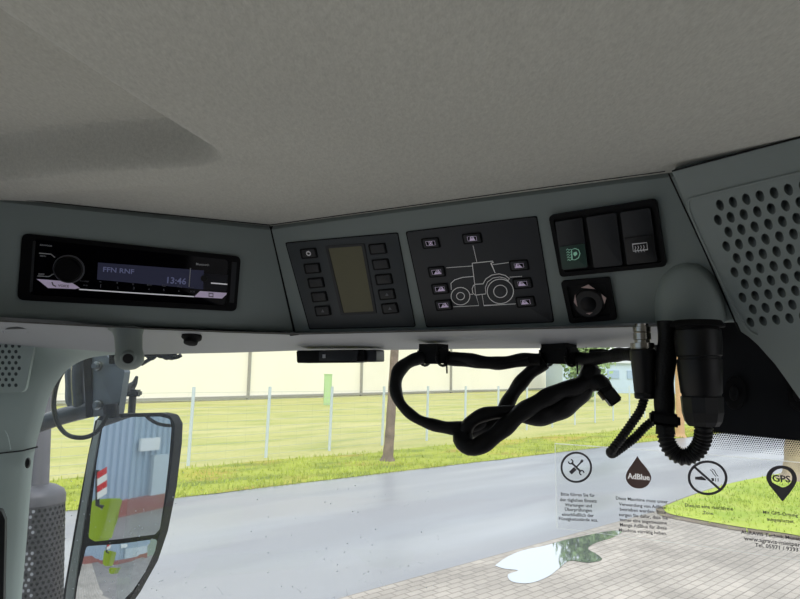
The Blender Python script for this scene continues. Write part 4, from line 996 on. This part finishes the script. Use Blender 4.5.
# grass island on the right
isl = [(663, 508), (690, 497), (735, 483), (800, 470.5), (880, 455), (1000, 436), (1300, 470), (1000, 590), (880, 556), (800, 537), (740, 528), (690, 519), (668, 514)]
pts = catmull([G(x, y) for x, y in isl + [isl[0]]], 5)[:-1]
cen = sum(pts, Vector()) / len(pts)
bm = bmesh.new(); bm.faces.new([bm.verts.new(Vector((cen.x + (p.x - cen.x) * 1.035, cen.y + (p.y - cen.y) * 1.035 - .05, .008))) for p in pts])
o = obj('soil_edge', bm, M['edging']); tag(o, 'brown wet soil edge round the grass island', 'soil', None, 'stuff')
bm = bmesh.new(); bm.faces.new([bm.verts.new(Vector((p.x, p.y, .02))) for p in pts])
for i in range(3600):
    a, b = random.choice(pts), random.random() ** .6; p = cen.lerp(a, b); p = p.lerp(random.choice(pts), random.random() * .25)
    if p.y > 22: continue
    h = random.uniform(.03, .09); t = random.uniform(0, 6.28); e = Vector((math.cos(t), math.sin(t), 0)) * .014; p = Vector((p.x, p.y, .02))
    bm.faces.new([bm.verts.new(p - e), bm.verts.new(p + e), bm.verts.new(p + Vector((random.uniform(-.03, .03), random.uniform(-.03, .03), h)))])
o = obj('grass_island', bm, M['island'], recalc=False); tag(o, 'bright green grass island between yard and road at right', 'grass', None, 'stuff')
# puddles
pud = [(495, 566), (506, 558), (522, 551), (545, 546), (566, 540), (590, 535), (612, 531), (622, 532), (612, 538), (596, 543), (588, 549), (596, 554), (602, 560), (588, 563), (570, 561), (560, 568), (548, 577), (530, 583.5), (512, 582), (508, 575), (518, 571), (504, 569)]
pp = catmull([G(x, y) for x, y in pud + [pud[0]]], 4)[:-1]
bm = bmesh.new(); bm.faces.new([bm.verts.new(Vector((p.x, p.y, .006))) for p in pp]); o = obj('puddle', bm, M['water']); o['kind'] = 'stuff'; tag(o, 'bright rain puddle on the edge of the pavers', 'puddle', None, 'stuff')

# ---- fence
fn = thing('wire_fence', 'galvanised wire mesh fence with slim posts along the field edge', 'fence', f0)
wires = bmesh.new(); pn = []
for i in range(-5, 26):
    b = f0 + fd * i; b.z = 0; pn.append(b)
    if i > 17: continue
    lean = Vector((.035, 0, 0)); bm = bmesh.new(); tube_bm([b, b + lean * .5 + Vector((0, 0, 1)), b + lean + Vector((0, 0, 2.05))], .046, 8, bm); obj('post', bm, M['galv'], fn, smooth=True)
for hgt in [.1 + .2 * k for k in range(10)]:
    tube_bm([pn[0] + Vector((0, 0, hgt)), pn[-1] + Vector((0, 0, hgt))], .0045, 4, wires)
fl = (pn[-1] - pn[0]); nL = int(fl.length / .6)
for k in range(min(nL, 90)):
    p = pn[0] + fl * (k / nL); tube_bm([p, p + Vector((0, 0, 1.9))], .0018, 3, wires)
obj('wire_mesh', wires, M['wire'], fn)

# ---- warehouse
wa_, wb_ = G(100, 404.5), G(556, 389.5); wdir = (wb_ - wa_).normalized(); wnrm = Vector((-wdir.y, wdir.x, 0))
if wnrm.y < 0: wnrm = -wnrm
wh_ = thing('warehouse', 'long cream warehouse wall behind the field, filling the upper windscreen', 'building', wa_)
wl = (wb_ - wa_).length; a_ = wa_ - wdir * 60
obj('wall', box_bm((a_ + wb_) / 2 + wnrm * 10 + Vector((0, 0, 8)), wl + 60, 20, 16, wdir, wnrm), M['cream'], wh_)
def on_wall(x):
    r = ray(x, 396); n = wnrm; t = (wa_ - O).dot(n) / r.dot(n); p = O + r * t; return Vector((p.x, p.y, 0))
for x in (-60, 50, 247, 360, 450):
    p = on_wall(x) - wnrm * .15; w_ = .0021 * (p - O).length
    obj('panel_joint', box_bm(p + Vector((0, 0, 8)), w_, .3, 16, wdir, wnrm), M['joint'], wh_)
obj('plinth', box_bm((a_ + wb_) / 2 - wnrm * .1 + Vector((0, 0, .25)), wl + 60, .3, .22, wdir, wnrm), M['joint'], wh_)
# green cabinet before it
p = P(327.5, 400, 48); p.z = 0
gb = thing('utility_cabinet', 'narrow pale green utility cabinet behind the wire fence, before the cream warehouse', 'cabinet', p)
obj('body', box_bm(p + Vector((0, 0, 1.18)), .58, .45, 2.36, bev=.02), M['greenbox'], gb); obj('lid', box_bm(p + Vector((0, 0, 2.4)), .66, .52, .08, bev=.02), M['greenbox'], gb)
obj('door', box_bm(p + Vector((0, -.235, 1.15)), .48, .03, 2.0, bev=.01), M['greenbox'], gb)

# ---- trees
def trunk_tree(name, base, top, r, label, m, limbs=6, crown=None, hgt=6.5, group=None):
    t = thing(name, label, 'tree', base, group); d = (top - base); d = d * (hgt / d.z); tip = base + d
    pts = catmull([base, base + d * .15 + Vector((r * .1, 0, 0)), base + d * .5, tip], 10)
    rf = lambda i, n: r * (1 + .55 * math.exp(-i / n * 22)) * (1 - .35 * i / n) * (1 + .04 * math.sin(i * 1.7))
    obj('trunk', tube_bm(pts, rf, 18), m, t, smooth=True)
    for k in range(limbs):
        a = k * 2.4; s = tip - d * (.06 * k); e = s + Vector((math.cos(a) * 1.6, math.sin(a) * 1.6, 1.3 + .2 * k))
        obj('branch', tube_bm(catmull([s, s.lerp(e, .5) + Vector((0, 0, -.15)), e], 5), lambda i, n: r * .32 * (1 - .7 * i / n), 8), m, t, smooth=True)
    if crown:
        bm = bmesh.new(); cr, chh, cnt = crown; cc = tip + Vector((0, 0, chh * .3))
        for k in range(cnt):
            v = Vector((random.gauss(0, 1), random.gauss(0, 1), random.gauss(0, 1))).normalized() * random.random() ** .4
            q = cc + Vector((v.x * cr, v.y * cr, v.z * chh)) * (1 + .25 * noise.noise(v * 3)); s = cr * .09 * random.uniform(.6, 1.4)
            a = Vector((random.gauss(0, 1), random.gauss(0, 1), random.gauss(0, 1))).normalized(); b = a.orthogonal().normalized()
            bm.faces.new([bm.verts.new(q - a * s), bm.verts.new(q + b * s * .6), bm.verts.new(q + a * s), bm.verts.new(q - b * s * .6)])
        obj('crown', bm, M['leaf'], t, recalc=False)
    return t
b1 = G(387.5, 461); t1 = P(395, 345, b1.y)
trunk_tree('roadside_tree', b1, t1, .155, 'slim grey-brown tree trunk on the verge beside the hanging cable loop', M['bark'], crown=(2.2, 1.6, 500))
b2 = G(794, 480); t2 = P(795, 300, b2.y)
trunk_tree('roadside_tree', b2, t2, .26, 'tan tree trunk on the grass island behind the black glass border', M['tan'], crown=(2.2, 1.6, 500))
b3 = G(680, 437); t3 = P(678, 345, b3.y)
trunk_tree('roadside_tree', b3, t3, .19, 'pale orange tree trunk seen in the gap between the two connectors', M['orange'], crown=(2, 1.5, 300))
b4 = P(586, 388, 66); b4.z = 0
trunk_tree('leafy_tree', b4, b4 + Vector((0, 0, 5)), .25, 'leafy green tree at the end of the cream warehouse', M['bark'], limbs=3, crown=(3.4, 11.0, 9000), hgt=8)

# ---- distant building to the right
p = P(655, 386, 105); p.z = 0
db = thing('distant_building', 'pale blue distant building with window band beyond the field', 'building', p)
obj('wall', box_bm(p + Vector((0, 6, 2.6)), 32, 12, 5.2), M['bluewall'], db); obj('roof', box_bm(p + Vector((0, 6, 5.5)), 33, 13, .7), M['paleroof'], db)
for k_ in range(9): obj('window', box_bm(p + Vector((-14 + k_ * 3.4, -.05, 3.2)), 2.0, .2, 1.4), M['winblue'], db)

# ================================================================== THINGS SEEN IN THE MIRROR (behind the left of the cab)
def refl(x, y, dist):                              # a point at dist along the mirrored sight line
    r = ray(x, y); n = MP.n; o = MP.o + n * .0125; t = (o - O).dot(n) / r.dot(n); h = O + r * t
    rr_ = r - n * (2 * r.dot(n)); return h + rr_ * dist
# corrugated hall
hA, hB = refl(178, 440, 13.5), refl(80, 440, 11.5); hA.z = hB.z = 0
hd_ = (hB - hA); hd_.z = 0; hl_ = hd_.length; hd_.normalize(); hn = Vector((-hd_.y, hd_.x, 0)); hn = hn if hn.dot(O - hA) > 0 else -hn
hall = thing('corrugated_hall', 'pale blue corrugated metal hall with white sign and door, seen in the mirror', 'building', hA)
rows = [[], []]; u = -9.0
while u < hl_ + 9:
    for du, dp2 in ((0, 0), (.07, 0), (.09, .04), (.15, .04), (.17, 0)):
        q = hA + hd_ * (u + du) + hn * dp2; rows[0].append(q + Vector((0, 0, .3))); rows[1].append(q + Vector((0, 0, 9)))
    u += .17
obj('wall', grid_bm(rows), M['corr'], hall)
obj('plinth', box_bm(hA + hd_ * (hl_ / 2) + Vector((0, 0, .15)), hl_ + 18, .3, .3, hd_, hn), M['brick'], hall)
def on_hall(x, y):
    a = refl(x, y, 0); b = refl(x, y, 1) - a; t = (hA - a).dot(hn) / b.dot(hn); return a + b * t
q = on_hall(146, 444); obj('sign', box_bm(q + hn * .1, .55, .05, .26, hd_, hn), M['mwhite'], hall)
q = on_hall(148, 470); q2 = on_hall(178, 470); sg = -1 if (q2 - q).dot(hd_) < 0 else 1; q = q + hd_ * (sg * 2.0); q.z = (on_hall(150, 455).z) / 2; dr = obj('gate', box_bm(q + hn * .1, 4.0, .08, q.z * 2, hd_, hn), mat('hall_gate', (190, 200, 208), .4), hall)
# tractor bodywork behind the left door: lime fender and step
fe = thing('tractor_fender', 'lime green rear fender of the tractor, seen in the mirror', 'fender', refl(100, 560, 1.9))
FA = [refl(90, 500, 1.7), refl(112, 498, 1.75), refl(106, 520, 1.8), refl(100, 541, 1.8), refl(84, 545, 1.75)]
bm = bmesh.new(); fv = [bm.verts.new(p) for p in FA]; fb = [bm.verts.new(p + Vector((-.02, -.12, -.02))) for p in FA]
bm.faces.new(fv); bm.faces.new(fb)
for i in range(5): bm.faces.new((fv[i], fv[(i + 1) % 5], fb[(i + 1) % 5], fb[i]))
bmesh.ops.bevel(bm, geom=list(bm.edges), offset=.008, segments=2, affect='EDGES'); obj('panel', bm, M['lime'], fe, smooth=True)
FB = [refl(104, 545, 1.9), refl(122, 543, 1.95), refl(112, 562, 2.0), refl(94, 567, 1.95)]
bm = bmesh.new(); fv = [bm.verts.new(p) for p in FB]; fb = [bm.verts.new(p + Vector((-.02, -.12, -.02))) for p in FB]
bm.faces.new(fv); bm.faces.new(fb)
for i in range(4): bm.faces.new((fv[i], fv[(i + 1) % 4], fb[(i + 1) % 4], fb[i]))
obj('lower_panel', bm, M['lime'], fe)
mk = thing('warning_board', 'red and white striped warning board, seen in the mirror', 'marker', refl(101, 495, 1.5))
c0 = refl(102, 483, 1.6); e1m = (refl(106.5, 483, 1.6) - refl(97, 483, 1.6)); e2m = (refl(102, 470, 1.6) - refl(102, 497, 1.6)); nm = e1m.cross(e2m).normalized()
for k_ in range(4):
    f0_, f1_ = k_ / 4 - .5, (k_ + 1) / 4 - .5; bm = bmesh.new(); sk = .22
    cs = [c0 + e1m * -.5 + e2m * (f0_ - sk * .5), c0 + e1m * .5 + e2m * (f0_ + sk * .5), c0 + e1m * .5 + e2m * (f1_ + sk * .5), c0 + e1m * -.5 + e2m * (f1_ - sk * .5)]
    va = [bm.verts.new(p) for p in cs]; vb = [bm.verts.new(p + nm * .004) for p in cs]; bm.faces.new(va); bm.faces.new(vb)
    for i in range(4): bm.faces.new((va[i], va[(i + 1) % 4], vb[(i + 1) % 4], vb[i]))
    obj('stripe', bm, M['red'] if k_ % 2 else M['mwhite'], mk)
bm = bmesh.new(); tube_bm([refl(97.5, 470, 1.62), refl(97.5, 505, 1.62), refl(103, 507, 1.62)], .009, 8, bm); obj('holder', bm, M['black'], mk)

# ================================================================== LIGHT
w = bpy.data.worlds.new('overcast'); bpy.context.scene.world = w; w.use_nodes = True; n, l = w.node_tree.nodes, w.node_tree.links
bg = n['Background']; tc = n.new('ShaderNodeTexCoord'); sx = n.new('ShaderNodeSeparateXYZ'); l.new(tc.outputs['Generated'], sx.inputs[0])
rp = n.new('ShaderNodeValToRGB'); rp.color_ramp.elements[0].position = 0.0; rp.color_ramp.elements[0].color = (.95, .97, 1, 1)
rp.color_ramp.elements[1].position = .9; rp.color_ramp.elements[1].color = (.80, .88, 1, 1); l.new(sx.outputs['Z'], rp.inputs[0]); l.new(rp.outputs[0], bg.inputs[0])
bg.inputs[1].default_value = 1.68
sd_ = bpy.data.lights.new('sun', 'SUN'); sd_.energy = 1.3; sd_.angle = math.radians(40); sd_.color = (1, .97, .93)
so = bpy.data.objects.new('sun', sd_); C.objects.link(so); so.rotation_euler = (math.radians(42), math.radians(12), 0)
vs_ = bpy.context.scene.view_settings; vs_.view_transform = 'Standard'; vs_.look = 'None'; vs_.exposure = 0; vs_.gamma = 1
bpy.context.scene.cycles.max_bounces = 10; bpy.context.scene.cycles.transparent_max_bounces = 16
